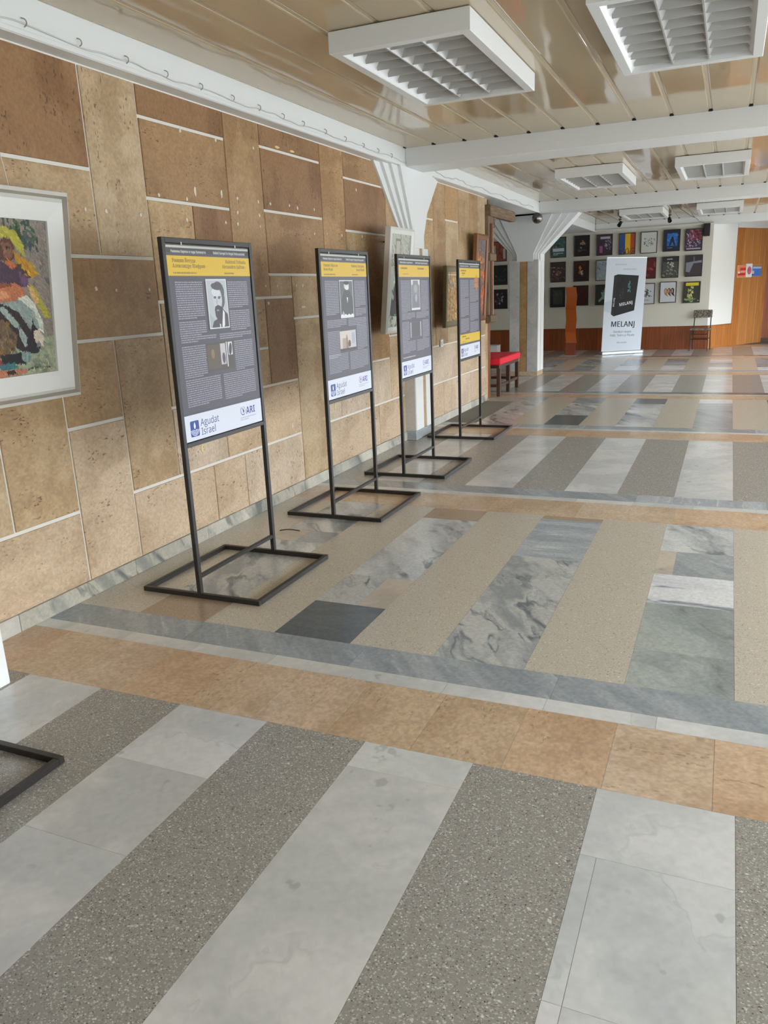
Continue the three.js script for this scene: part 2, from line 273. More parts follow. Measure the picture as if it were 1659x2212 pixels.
// [depth from, to, height from, to, tone]
const stones = [
  [-3, -1.9, 0.08, 2.665, 0], [-1.9, -0.8, 0.08, 1.33, 2], [-1.9, -0.8, 1.33, 2.665, 1], [-0.8, 0.2, 0.08, 0.9, 3], [-0.8, 0.2, 0.9, 2.665, 0], [0.2, 1.2, 0.08, 1.33, 1], [0.2, 1.2, 1.33, 2.665, 6], [1.2, 2.1, 0.08, 0.9, 4], [1.2, 2.1, 0.9, 1.75, 0], [1.2, 2.1, 1.75, 2.665, 3],
  [2.1, 2.97, 0.08, 0.47, 4], [2.1, 2.55, 0.47, 1.33, 0], [2.55, 2.97, 0.47, 1.33, 2], [2.1, 2.6, 1.33, 2.175, 2], [2.6, 3.795, 1.33, 1.75, 7], [2.6, 3.375, 1.75, 2.175, 2], [2.1, 2.6, 2.175, 2.665, 3], [2.6, 3.375, 2.175, 2.665, 9], [3.375, 3.795, 1.75, 2.665, 0],
  [2.97, 3.385, 0.9, 1.33, 1], [2.97, 3.385, 0.08, 0.9, 4], [3.385, 3.805, 0.47, 1.33, 2], [3.385, 4.16, 0.08, 0.47, 4], [4.16, 4.53, 0.08, 0.47, 1], [4.53, 5.36, 0.08, 0.47, 0],
  [3.795, 4.615, 2.495, 2.665, 9], [3.795, 4.615, 2.075, 2.495, 7], [3.795, 4.21, 1.51, 2.075, 4], [4.21, 4.615, 1.51, 2.075, 9], [3.805, 4.34, 0.89, 1.51, 0], [3.805, 4.34, 0.47, 0.89, 3], [4.34, 5.36, 0.47, 0.89, 5],
  [4.615, 5.045, 1.51, 2.665, 3], [4.34, 4.96, 1.16, 1.51, 2], [4.34, 4.96, 0.89, 1.16, 2], [4.96, 5.36, 0.89, 1.51, 9],
  [5.045, 5.93, 2.515, 2.665, 9], [5.045, 5.93, 2.1, 2.515, 9], [5.045, 5.93, 1.67, 2.1, 7], [5.045, 5.36, 1.51, 1.67, 2], [5.36, 5.78, 1.35, 1.67, 0], [5.36, 5.78, 0.08, 1.35, 0],
  [5.93, 6.35, 1.67, 2.665, 5], [5.78, 6.35, 1.3, 1.67, 2], [5.78, 6.35, 0.89, 1.3, 0], [5.78, 6.08, 0.475, 0.89, 3], [6.08, 7.21, 0.475, 0.89, 0], [5.78, 6.89, 0.08, 0.475, 4], [6.89, 7.6, 0.08, 0.475, 1],
  [6.35, 7.235, 2.455, 2.665, 7], [6.35, 7.235, 2.035, 2.455, 9], [6.35, 6.77, 0.89, 2.035, 2], [6.77, 7.21, 0.89, 2.035, 5], [7.21, 7.6, 0.475, 1.1, 20], [7.235, 7.6, 1.1, 2.665, 4],
  [8.1, 8.57, 2.26, 2.665, 5], [8.1, 8.57, 0.9, 2.26, 4], [8.57, 8.97, 0.9, 2.665, 1], [8.97, 9.455, 2.285, 2.665, 5], [8.97, 9.455, 0.9, 2.285, 0], [9.455, 9.9, 0.9, 2.665, 2], [9.9, 10.26, 0.9, 2.665, 3], [10.26, 10.6, 0.9, 2.665, 0],
  [8.1, 9.3, 0.475, 0.9, 0], [9.3, 10.6, 0.475, 0.9, 4], [8.1, 8.8, 0.08, 0.475, 4], [8.8, 9.09, 0.08, 0.475, 1], [9.09, 9.88, 0.08, 0.475, 0], [9.88, 10.6, 0.08, 0.475, 4],
];
for (const [a, b, y0, y1, tone] of stones) {
  const gd = b < 4 ? 0.0065 : 0.0045, gy = 0.0095;
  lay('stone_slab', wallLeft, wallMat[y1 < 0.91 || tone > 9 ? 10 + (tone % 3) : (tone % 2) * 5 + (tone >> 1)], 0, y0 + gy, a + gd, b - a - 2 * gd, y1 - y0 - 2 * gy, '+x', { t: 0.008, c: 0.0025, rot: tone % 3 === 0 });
}
const putties = [[3.30,1.98],[3.45,1.98],[3.72,1.98],[3.90,2.10],[4.16,2.10],[4.14,1.98],[4.25,2.15],[4.53,2.16],[4.55,1.99],[4.71,2.15],[4.70,2.06],[4.69,1.99],[4.96,2.49],[4.97,2.15],[4.97,2.06],[4.97,1.99],[5.13,2.15],[5.40,2.16],[5.52,2.15],[5.79,2.16],[5.77,1.98],[5.99,1.99],[6.26,1.99],[6.67,2.00],[6.59,2.38],[4.16,2.475],[4.52,2.475],[3.30,1.59],[3.45,1.58],[3.72,1.58],[4.98,1.59],[5.14,1.59],[5.42,1.59],[5.52,1.59],[5.00,1.47],[5.51,1.43],[5.21,0.55],[5.95,0.59],[4.05,0.60],[5.28,2.54],[5.50,2.54]];
putties.forEach(([d, y], i) => {
  const tall = i === 6 || i === 7 || i >= 36, wide = i >= 39 || i === 35, r = rr(0.008, 0.012), w = wide ? 0.035 : r, h = wide ? 0.009 : i === 36 ? 0.026 : tall ? 0.03 : r * 1.2, s = [];
  for (let k = 0; k < 9; k++) { const a = (k / 9) * 6.283, q = rr(0.75, 1.15); s.push([Math.cos(a) * w * q, Math.sin(a) * h * q]); }
  const m = part('putty_dab', extr(s, 0.003, 0.001), i >= 37 ? M.puttyYellow : M.putty, wallLeft); m.position.set(0.0075, y, -d); m.rotation.y = Math.PI / 2;
});
const base = struct('baseboard_left');
for (const [a, b] of [[-3, 7.6], [8.1, 10.6]]) for (let d = a; d < b - 0.01;) { const e = Math.min(b, d + rr(0.5, 0.95)); part('marble_strip', bx(0.0005, 0.016, 0, 0.0885, d + 0.001, e - 0.001, 0.002, rr(0, 5), rr(0, 5)), pick([M.skirtA, M.skirtA, M.skirtB, M.skirtC]), base); d = e; }
// end of the wall and what lies behind it
const jamb = struct('wall_opening');
part('stone_return', bx(-0.25, -0.03, 0, 2.665, 10.6, 10.83, 0.002), wallMat[0], jamb);
part('jamb_board', bx(-0.25, -0.028, 0, 2.5, 10.83, 10.92, 0.002), M.redWood, jamb);
part('jamb_lining', bx(-0.25, -0.04, 0, 2.665, 10.92, 11.0, 0.002), M.oldWood, jamb);
part('lobby_wall', bx(-4, -0.25, 0, 2.95, 10.4, 10.6, 0.002), M.plaster, struct('wall_lobby'));
part('lobby_side_wall', bx(-4.2, -4, 0, 2.95, 10.4, 19.6, 0.002), M.plaster, struct('wall_lobby_side'));

// ---------------------------------------------------------------- ceiling
const CEIL = 2.83, BEAMS = [1.65, 7.55, 13.45, 19.35];
const ceiling = struct('ceiling');
part('soffit_board', bx(-4.2, 6.4, 2.93, 3.1, -3.2, 23, 0.001), M.dark, ceiling);
const bays = [[-3, 1.65], [2.1, 7.55], [8.0, 13.45], [13.9, 19.35]];
function plankGeo(w, len) {                        // a pressed sheet-metal plank: flat face, rolled edges
  const c = 0.012, h = 0.03, prof = [[0, h], [0, c * 0.7], [c * 0.35, c * 0.3], [c, 0.0015], [w * 0.25, 0.0005], [w * 0.5, 0], [w * 0.75, 0.0005], [w - c, 0.0015], [w - c * 0.35, c * 0.3], [w, c * 0.7], [w, h]], L = [];
  for (let i = 0; i < prof.length - 1; i++) { const [x0, y0] = prof[i], [x1, y1] = prof[i + 1]; L.push([v3(x0, y0, 0), v3(x0, y0, -len), v3(x1, y1, -len), v3(x1, y1, 0)]); }
  return polys(L, rr(0, 5), rr(0, 5));
}
for (const [a, b] of bays) {
  for (let x = -3.8; x < 6.15; x += 0.3) {
    const x0 = Math.round(x * 10) / 10; if (a < 10 && x0 < 0.05) continue;
    const w = Math.min(0.3, 6.2 - x0) - 0.02;
    const m = part('ceiling_plank', plankGeo(w, b - a - 0.004), M.plank, ceiling); m.position.set(x0 + 0.01, CEIL, -a - 0.002);
    for (const q of [a + 0.004, b - 0.044]) part('dark_gap_end', bx(x0 - 0.016, x0 + 0.016, CEIL - 0.002, CEIL + 0.012, q, q + 0.04, 0.001), M.dark, ceiling);  // dark blocks put in for the shade of the open groove ends
    part('joint_strip', bx(x0 - 0.011, x0 + 0.011, CEIL + 0.006, CEIL + 0.012, a + 0.07, b - 0.075, 0.001), M.strip, ceiling);
  }
}
const beam = struct('trim_1');                     // cross beams and the ledge beam along the wall
for (const d of BEAMS) part('cross_beam', bx(0.1, 6.2, 2.665, 2.94, d, d + 0.45, 0.006), M.paint, beam);
part('far_cross_beam', bx(-4, 0.1, 2.665, 2.94, 13.45, 13.9, 0.006), M.paint, beam);
part('far_cross_beam', bx(-4, 0.1, 2.7, 2.94, 19.3, 19.6, 0.006), M.paint, beam);
part('ledge_beam', bx(-0.72, 0.1, 2.665, 2.94, -3, 19.35, 0.005), M.paint, beam);
part('ledge_moulding', bx(0.1, 0.106, 2.667, 2.69, -3, 19.35, 0.002), M.paint, beam);

// ---------------------------------------------------------------- pillars with stepped, flared capitals
function capital(parent, out, n, flip) {           // local: t across, y up, z towards the viewer of the panel
  const A = [0.145, 0.18, 0.215, 0.25], B = [0.45, 0.6, 0.735, 0.87], g = new THREE.Group(); g.name = 'capital'; parent.add(g);
  for (let k = 0; k < 4; k++) {
    const a = A[k], b = B[k];
    const s = extr([[-a, 1.93], [a, 1.93], [a, 2.05], [b, 2.664], [-b, 2.664], [-a, 2.05]], 0.058, 0.003);
    const m = part(k ? 'capital_step' : 'capital_panel', k === 3 ? extr([[-a, 1.93], [a, 1.93], [a, 2.05], [b, 2.664], [-b, 2.664], [-a, 2.05]], 0.3, 0.003) : s, M.paint, g); m.position.z = k === 3 ? -0.39 : -0.03 * k - 0.058;
  }
  delete g.userData.names; return g;
}
const pillarMid = struct('pillar_1');              // engaged in the stone wall
part('core', bx(-0.4, 0.085, 0.1, 1.93, 7.6, 8.1, 0.003), M.paintDull, pillarMid);
part('marble_panel', bx(0.085, 0.12, 0.1, 1.93, 7.602, 7.815, 0.003), M.whitePanel, pillarMid); part('travertine_strip', bx(0.085, 0.112, 0.1, 1.93, 7.817, 7.9, 0.003), wallMat[1], pillarMid); part('marble_panel', bx(0.085, 0.12, 0.1, 1.93, 7.902, 8.07, 0.003), M.whitePanel, pillarMid);
part('travertine_strip', bx(0.0, 0.1, 0.1, 1.93, 8.1, 8.14, 0.003), wallMat[1], pillarMid); part('marble_panel', bx(0, 0.118, 0.1, 1.93, 7.575, 7.6, 0.002), M.white2, pillarMid); part('base_block', bx(-0.3, 0.122, 0, 0.1, 7.57, 8.12, 0.004), M.striped, pillarMid);
{ const c = capital(pillarMid); c.position.set(0.115, 0, -7.82); c.rotation.y = Math.PI / 2; }
const pillarFar = struct('pillar_2');
part('core', bx(-0.45, 0.0, 0.1, 1.955, 13.78, 14.2, 0.003), M.paintDull, pillarFar);
part('marble_panel', bx(-0.47, -0.295, 0.08, 1.955, 13.75, 13.78, 0.003), M.white2, pillarFar); part('travertine_strip', bx(-0.29, -0.165, 0.08, 1.955, 13.757, 13.78, 0.003), wallMat[7], pillarFar); part('marble_panel', bx(-0.16, 0.03, 0.08, 1.955, 13.75, 13.78, 0.003), M.white2, pillarFar);
part('marble_panel', bx(0, 0.03, 0.08, 1.955, 13.782, 13.96, 0.003), M.whitePanel, pillarFar); part('marble_panel', bx(0, 0.036, 0.08, 1.955, 13.975, 14.2, 0.003), M.whitePanel, pillarFar); part('travertine_strip', bx(0, 0.022, 0.08, 1.955, 13.96, 13.975, 0.001), wallMat[7], pillarFar);
part('base_block', bx(-0.47, 0.03, 0, 0.08, 13.75, 14.2, 0.004), M.floorTrav, pillarFar);
{ const c = capital(pillarFar); c.position.set(-0.2, 0, -13.75); }
const pillarNear = struct('pillar_3');
part('white_casing', bx(-0.2, 0.4, 0, 2.664, 1.6, 2.07, 0.004), M.white3mm, pillarNear);

// ---------------------------------------------------------------- far wall, slanted wall, right and back walls
const wallFar = struct('wall_far');
part('upper_wall', bx(-4, 2.62, 0.5, 2.94, 19.4, 19.6, 0.001), M.plaster, wallFar);
for (let x = -4; x < 2.6; x += 0.47) part('wainscot_board', bx(x + 0.001, Math.min(x + 0.469, 2.62), 0, 0.5, 19.385, 19.6, 0.003, rr(0, 5), rr(0, 5)), M[pick(['redWood', 'redWood2'])], wallFar);
part('wainscot_rail', bx(-4, 2.62, 0.5, 0.515, 19.38, 19.42, 0.002), M.redWood2, wallFar);
part('moulding', bx(-4, 2.62, 2.675, 2.7, 19.29, 19.4, 0.004), M.plaster, wallFar);
const wallDiag = new THREE.Group(); wallDiag.name = 'wall_slanted'; wallDiag.userData.kind = 'structure'; scene.add(wallDiag);
wallDiag.position.set(DIAG.x, 0, -DIAG.d); wallDiag.rotation.y = Math.atan2(DIAG.ud, DIAG.ux);   // local +x runs along the wall, +z faces the hall
part('white_wall', cbox(0, 0.92, 0.5, 2.94, -0.2, 0, 0.001), M.plasterWhite, wallDiag);
for (const [a, b] of [[0, 0.3], [0.3, 0.61], [0.61, 0.92]]) part('wainscot_board', cbox(a + 0.001, b - 0.001, 0, 0.5, -0.2, 0.015, 0.003, rr(0, 5), rr(0, 5)), M[pick(['orangeWood', 'orangeWood2'])], wallDiag);
for (const [a, b] of [[0.92, 1.2], [1.2, 1.53], [1.53, 1.86], [1.86, 2.2]]) part('wood_panel', cbox(a + 0.0015, b - 0.0015, 0, 2.6, -0.2, 0.018, 0.003, rr(0, 5), rr(0, 5)), M[pick(['orangeWood', 'orangeWood2'])], wallDiag);
part('white_lintel', cbox(0.92, 2.2, 2.6, 2.94, -0.2, 0.02, 0.003), M.plasterWhite, wallDiag);
part('wainscot_cap', cbox(0, 0.92, 0.5, 0.512, -0.01, 0.02, 0.002), M.redWood2, wallDiag); part('skirting', cbox(0, 2.2, 0, 0.02, -0.1, 0.012, 0.002), M.redWood2, wallDiag);
const ex = DIAG.x + 2.2 * DIAG.ux, ed = DIAG.d + 2.2 * DIAG.ud;
const wallEnd = struct('wall_end');
for (let x = ex; x < 6.2; x += 0.4) part('wood_panel', bx(x + 0.001, Math.min(x + 0.399, 6.2), 0, 2.94, ed, ed + 0.2, 0.003, rr(0, 5), rr(0, 5)), M[pick(['redWood', 'redWood2'])], wallEnd);
part('skirting', bx(ex, 6.2, 0, 0.1, ed - 0.02, ed, 0.003), M.darkWood, wallEnd);
const wallBack = struct('wall_back'); part('plain_wall', bx(-0.3, 6.4, 0, 2.95, -3.2, -3, 0.001), M.plasterWhite, wallBack);
const wallRight = struct('wall_right');
part('sill', bx(6.2, 6.4, -0.1, 0.1, -3.2, 22, 0.001), M.paint, wallRight); part('head', bx(6.2, 6.4, 2.35, 2.95, -3.2, 22, 0.001), M.paint, wallRight);
const panes = []; for (const [a, b] of [[-3.2, -2.6], [1.5, 2.3], [6.6, 7.2], [12.2, 12.8], [19.2, 22]]) part('pier', bx(6.2, 6.4, 0.1, 2.35, a, b, 0.001), M.paint, wallRight);
WINDOWS.forEach(([a, b], i) => {
  const w = struct('window_' + (i + 1)); part('frame', [bx(6.24, 6.32, 0.1, 0.15, a, b), bx(6.24, 6.32, 2.3, 2.35, a, b)], M.paint, w);
  for (let d = a; d <= b + 0.01; d += (b - a) / 4) part('mullion', bx(6.24, 6.32, 0.1, 2.35, d - 0.03, d + 0.03), M.paint, w);
});
const outside = struct('ground_outside'); part('pavement', bx(6.4, 60, -0.3, -0.1, -70, 90, 0.001), M.asphalt, outside); part('opposite_facade', bx(46, 50, -0.1, 9.8, -70, 90, 0.001), M.facade, outside); part('added_canopy', bx(6.4, 7.9, 2.5, 2.7, -6, 24, 0.001), M.facade, outside);  // unseen canopy added to hold sky light off the floor

// ---------------------------------------------------------------- ceiling lamps (switched off)
function makeLamp(label) {
  const t = thing('ceiling_lamp', label, 'ceiling lamp', [0, CEIL, 0], 0, 'white louvred ceiling lamps'), W = 0.385, H = 0.705, y = -0.11;
  const ring = (o, i, h) => { const s = new THREE.Shape([[-o[0], -o[1]], [o[0], -o[1]], [o[0], o[1]], [-o[0], o[1]]].map((p) => new THREE.Vector2(...p))); s.holes.push(new THREE.Path([[-i[0], -i[1]], [-i[0], i[1]], [i[0], i[1]], [i[0], -i[1]]].map((p) => new THREE.Vector2(...p)))); const g = new THREE.ExtrudeGeometry(s, { depth: h, bevelEnabled: true, bevelSize: 0.003, bevelThickness: 0.003, bevelOffset: -0.003, bevelSegments: 1 }); g.rotateX(-Math.PI / 2); return g; };
  const h = part('housing', ring([W, H], [W - 0.055, H - 0.055], 0.1), M.lampWhite, t); h.position.y = y + 0.004;
  part('back_plate', cbox(-W + 0.02, W - 0.02, -0.012, -0.004, -H + 0.02, H - 0.02, 0.001), M.louver, t);
  for (const s of [-1, 1]) { const g = polys([[v3(s * 0.33, y + 0.006, H - 0.055), v3(s * 0.33, y + 0.006, -H + 0.055), v3(s * 0.27, y + 0.085, -H + 0.055), v3(s * 0.27, y + 0.085, H - 0.055)]]); const m = part('side_reflector', g, M.lampWhiteD, t); }
  for (const s of [-1, 1]) part('long_blade', extr([[-0.033, 0.055], [0.033, 0.055], [0.004, 0], [-0.004, 0]], 1.28).translate(s * 0.1, y + 0.012, -0.64), M.louver, t);
  for (let i = 0; i < 8; i++) { const z = -0.56 + i * 0.16; const m = part('cross_blade', extr([[-0.016, 0.05], [0.016, 0.05], [0.003, 0], [-0.003, 0]], 0.62), M.louver, t); m.rotation.y = Math.PI / 2; m.position.set(-0.31, y + 0.014, z); }
  for (const x of [-0.2, 0, 0.2]) part('fluorescent_tube', rod(v3(x, -0.025, 0.62), v3(x, -0.025, -0.62), 0.013), M.white3mm, t);
  return t;
}
M.lampWhiteD = phy({ color: col(230, 231, 230), roughness: 0.3, side: THREE.DoubleSide });
const lampSpots = [[1.415, 4.83, 'large white louvred ceiling lamp nearest the camera, left of the two'], [2.745, 4.78, 'large white louvred ceiling lamp at the top right, cut off by the frame'], [1.44, 10.62, 'white louvred ceiling lamp between the two cross beams, left one'], [2.77, 10.62, 'white louvred ceiling lamp between the two cross beams, right one'], [1.43, 16.66, 'small far ceiling lamp just above the framed posters, left one'], [2.77, 16.66, 'small far ceiling lamp near the wooden wall, right of the far pair']];
let lamp0; lampSpots.forEach(([x, d, label], i) => { const l = i ? lamp0.clone() : (lamp0 = makeLamp(label)); if (i) { l.name = numbered('ceiling_lamp'); scene.add(l); l.userData = { ...lamp0.userData, label }; } l.position.set(x, CEIL, -d); });

// ---------------------------------------------------------------- printed display stands
function greek(g, x, y, w, h, lh, color) {         // lines of unreadably small text
  g.fillStyle = color;
  for (let yy = y; yy < y + h - lh * 0.4; yy += lh) { const last = yy + lh * 1.4 >= y + h, lim = x + w * (last ? rr(0.4, 0.8) : 1); for (let xx = x; xx < lim - 2;) { const l = Math.min(rr(6, 26), lim - xx); g.fillRect(xx, yy, l, lh * 0.5); for (let q = 0; q < l; q += 5) if (rnd() < 0.4) g.fillRect(xx + q, yy - lh * 0.16, 1.6, lh * 0.75); xx += l + 3; } }
}
function logos(g, W, y0, H) {
  g.fillStyle = '#dfe4f2'; g.fillRect(0, y0, W, H - y0);
  g.fillStyle = '#1b3f94'; g.beginPath(); g.roundRect(44, y0 + 34, 76, 86, 8); g.fill();
  g.strokeStyle = '#e8edf8'; g.lineWidth = 4; for (let i = 0; i < 4; i++) { g.beginPath(); g.arc(82, y0 + 80, 10 + i * 8, 0.1, Math.PI - 0.1); g.stroke(); }
  g.fillStyle = '#e8edf8'; g.beginPath(); g.moveTo(82, y0 + 40); g.quadraticCurveTo(100, y0 + 66, 82, y0 + 80); g.quadraticCurveTo(66, y0 + 66, 82, y0 + 40); g.fill();
  g.fillStyle = '#24346f'; g.font = '54px sans-serif'; g.textAlign = 'left'; g.fillText('Agudat', 136, y0 + 72); g.fillText('Israel', 136, y0 + 122);
  g.fillStyle = '#2b3aa0'; g.font = 'bold 58px sans-serif'; g.fillText('ARI', 584, y0 + 74);
  g.lineWidth = 5; g.strokeStyle = '#3a55b0'; g.beginPath(); g.arc(552, y0 + 50, 24, 0.9, 4.2); g.stroke(); g.strokeStyle = '#c88a90'; g.beginPath(); g.arc(552, y0 + 50, 24, -1.4, 0.8); g.stroke();
  g.fillStyle = '#24346f'; g.beginPath(); g.moveTo(548, y0 + 28); g.lineTo(566, y0 + 54); g.lineTo(552, y0 + 66); g.fill();
  greek(g, 520, y0 + 88, 170, 24, 12, '#b7bdd2');
}
function portrait(g, x, y, w, h, kind) {           // a monochrome studio photograph of a bearded man
  g.fillStyle = '#17161c'; g.fillRect(x - 14, y + 10, 16, h - 6); g.fillStyle = '#dcdde2'; g.fillRect(x, y, w, h); g.save(); g.beginPath(); g.rect(x + 7, y + 7, w - 14, h - 14); g.clip();
  const E = (cx, cy, rx, ry, c, rot = 0) => { g.fillStyle = c; g.beginPath(); g.ellipse(x + cx * w, y + cy * h, rx * w, ry * h, rot, 0, 6.3); g.fill(); }, Q = (pts, c) => { g.fillStyle = c; g.beginPath(); pts.forEach(([px, py], i) => (i ? g.lineTo(x + px * w, y + py * h) : g.moveTo(x + px * w, y + py * h))); g.fill(); };
  if (kind === 1) {
    g.fillStyle = '#aab0b8'; g.fillRect(x, y, w, h); E(0.5, 0.34, 0.6, 0.5, '#b9bfc6'); Q([[0.1, 1], [0.22, 0.85], [0.5, 0.78], [0.75, 0.62], [0.95, 0.72], [1, 1]], '#46434a');
    E(0.56, 0.26, 0.3, 0.21, '#55525a'); E(0.66, 0.4, 0.2, 0.2, '#5c5960'); E(0.5, 0.4, 0.225, 0.235, '#c4c9d0'); E(0.44, 0.26, 0.2, 0.1, '#d4d8de'); E(0.5, 0.15, 0.27, 0.07, '#4c4950', 0.1);
    E(0.38, 0.375, 0.06, 0.018, '#5c5a62'); E(0.58, 0.385, 0.06, 0.018, '#5c5a62'); E(0.38, 0.355, 0.07, 0.01, '#4a474e'); E(0.6, 0.36, 0.08, 0.011, '#4a474e'); E(0.46, 0.46, 0.045, 0.06, '#aeb3bb');
    Q([[0.36, 0.55], [0.5, 0.52], [0.68, 0.56], [0.76, 0.62], [0.7, 0.76], [0.58, 0.86], [0.44, 0.84], [0.34, 0.74], [0.32, 0.62]], '#3c3940'); E(0.47, 0.63, 0.07, 0.018, '#8a8b92');
    Q([[0.72, 0.62], [0.8, 0.68], [0.76, 0.94], [0.68, 1], [0.62, 0.96]], '#e4e6ea'); Q([[0.5, 0.9], [0.56, 0.92], [0.54, 1], [0.5, 1]], '#e4e6ea');
  } else if (kind === 2) {
    g.fillStyle = '#64656a'; g.fillRect(x, y, w, h); Q([[0.05, 1], [0.12, 0.5], [0.35, 0.26], [0.75, 0.28], [0.95, 0.5], [1, 1]], '#4a4b4e'); E(0.52, 0.15, 0.19, 0.1, '#c9cacb'); E(0.55, 0.2, 0.14, 0.06, '#e0e0e0'); E(0.52, 0.07, 0.2, 0.05, '#3c3c40'); Q([[0.5, 0.45], [0.6, 0.46], [0.56, 0.62]], '#e4e4e4'); Q([[0.06, 0.94], [0.2, 0.8], [0.34, 0.92]], '#a9aaad');
    g.fillStyle = '#e6e7ea'; g.beginPath(); g.moveTo(x, y + h); for (let i = 0; i <= 8; i++) g.lineTo(x + (i / 8) * w, y + h * (0.93 - (i % 2) * 0.04)); g.lineTo(x + w, y + h); g.fill();
  } else {
    g.fillStyle = '#85858c'; g.fillRect(x, y, w, h); E(0.5, 0.3, 0.2, 0.14, '#a2a2a8'); Q([[0.1, 1], [0.2, 0.55], [0.5, 0.42], [0.8, 0.55], [0.95, 1]], '#77777e'); E(0.55, 0.6, 0.12, 0.14, '#a8a8ae'); E(0.12, 0.06, 0.1, 0.12, '#d8d8dc'); E(0.9, 0.06, 0.1, 0.12, '#d8d8dc'); g.fillStyle = '#e2e3e6'; g.fillRect(x, y + h * 0.93, w, h * 0.07);
  }
  g.restore();
}
const heads = { 1: [['Раввин Йегуда', 'Александру Шафран -'], ['Rabinul Yehuda', 'Alexandru Şafran -']], 2: [['Раввин Абрахам', 'Яков Марк'], ['Rabinul Abraham', 'Iacob Mark']], 3: [null, null], 4: [null, null] };
function standPrint(kind) {
  return canvasTex(752, 1024, (g, W, H) => {       // 1 px = 0.93 mm; top edge at 1.775 m
    const Y = (m) => (1.775 - m) * 1072, bg = '#504c57', tx = '#9a99a6';
    g.fillStyle = bg; g.fillRect(0, 0, W, H); g.fillStyle = '#3e3c3a'; g.fillRect(0, 0, W, Y(1.735)); g.fillStyle = '#b9bdb6'; g.fillRect(4, 6, W - 8, 12);
    g.fillStyle = '#d4d3d2'; g.font = 'bold 19px sans-serif'; g.textAlign = 'left'; g.fillText('Раввины Европы в годы Холокоста', 40, 42, 296); g.textAlign = 'right'; g.fillText('Rabinii Europei în timpul Holocaustului', W - 40, 42, 310);
    g.fillStyle = kind === 4 ? '#e2bd1c' : '#dcb524'; g.fillRect(0, Y(1.722), W, Y(1.628) - Y(1.722));
    const hd = heads[kind]; g.fillStyle = '#5a4a1c'; g.font = 'bold 25px serif';
    if (hd[0]) { g.textAlign = 'left'; hd[0].forEach((s, i) => g.fillText(s, 42, Y(1.692) + i * 27)); g.textAlign = 'right'; hd[1].forEach((s, i) => g.fillText(s, W - 38, Y(1.692) + i * 27)); greek(g, 42, Y(1.645), 280, 12, 14, '#8a7426'); greek(g, W - 260, Y(1.645), 220, 12, 14, '#8a7426'); }
    else { greek(g, 60, Y(1.702), 250, 26, 24, '#7a6724'); greek(g, kind === 4 ? 90 : W - 300, Y(kind === 4 ? 1.676 : 1.702), 240, 26, 24, '#7a6724'); greek(g, 100, Y(1.655), 170, 12, 14, '#a08a2c'); }
    const two = (y0, y1, l = 48, r = W - 40, gap = 30, m = W / 2) => { greek(g, l, Y(y0), m - gap / 2 - l, Y(y1) - Y(y0), 11.5, tx); greek(g, m + gap / 2, Y(y0), r - m - gap / 2, Y(y1) - Y(y0), 11.5, tx); };
    if (kind === 1) {
      greek(g, 46, Y(1.6), 230, 190, 11.5, tx); greek(g, 46, Y(1.41), 230, 80, 11.5, tx); greek(g, 510, Y(1.6), 200, 150, 11.5, tx); greek(g, 510, Y(1.45), 200, 110, 11.5, tx); two(1.335, 1.305); greek(g, 46, Y(1.29), 205, 170, 11.5, tx); greek(g, 525, Y(1.29), 190, 170, 11.5, tx); two(1.125, 0.985);
      portrait(g, 308, Y(1.613), 190, 268, 1);
      const y = Y(1.295), h = 160; g.fillStyle = '#4a423e'; g.fillRect(250, y, 262, h); g.fillStyle = '#5e5040'; g.fillRect(262, y + 14, 118, h - 30); g.fillStyle = '#8c7550'; g.beginPath(); g.ellipse(312, y + 62, 16, 26, 0, 0, 7); g.fill(); g.fillStyle = '#c6c2c8'; g.fillRect(384, y + 10, 50, 118); g.fillStyle = '#54505a'; g.beginPath(); g.ellipse(412, y + 92, 15, 30, 0, 0, 7); g.fill(); g.fillStyle = '#e4e4e8'; g.fillRect(442, y + 4, 9, 140); g.fillStyle = '#d8d8de'; g.fillRect(460, y + 6, 42, 74); g.fillStyle = '#3c3840'; g.beginPath(); g.ellipse(482, y + 46, 14, 34, 0.2, 0, 7); g.fill();
    } else if (kind === 2) {
      greek(g, 46, Y(1.6), 210, 240, 11.5, tx); greek(g, 520, Y(1.6), 190, 190, 11.5, tx); greek(g, 520, Y(1.41), 190, 60, 11.5, tx); two(1.345, 1.29); greek(g, 46, Y(1.27), 190, 190, 11.5, tx); greek(g, 530, Y(1.3), 180, 200, 11.5, tx); two(1.115, 0.99); portrait(g, 270, Y(1.605), 224, 272, 2);
      const y = Y(1.265), w = 270, x = 236, h = 128; g.fillStyle = '#38333a'; g.fillRect(x - 4, y + 8, w + 10, h + 10); g.fillStyle = '#d8cdc6'; g.fillRect(x, y, w, h); g.fillStyle = '#b3a08e'; g.fillRect(x + 40, y + 52, 90, 76); g.fillStyle = '#8f7b68'; g.beginPath(); g.moveTo(x + 100, y + 128); g.lineTo(x + 104, y + 44); g.lineTo(x + 114, y + 22); g.lineTo(x + 124, y + 44); g.lineTo(x + 140, y + 128); g.fill(); g.fillStyle = '#5c4838'; g.beginPath(); g.ellipse(x + 156, y + 96, 22, 26, 0, 0, 7); g.fill(); g.fillStyle = '#c5ccd4'; g.fillRect(x + 190, y + 4, 74, 118); greek(g, x + 200, y + 22, 54, 80, 10, '#8d97a5');
    } else if (kind === 3) {
      greek(g, 46, Y(1.6), 230, 270, 11.5, tx); greek(g, 520, Y(1.6), 190, 270, 11.5, tx); two(1.34, 1.29); greek(g, 46, Y(1.27), 170, 170, 11.5, tx); greek(g, 540, Y(1.27), 170, 170, 11.5, tx); two(1.11, 1.01); greek(g, 46, Y(0.985), 660, 18, 16, '#bcbcc6'); portrait(g, 282, Y(1.606), 216, 264, 3);
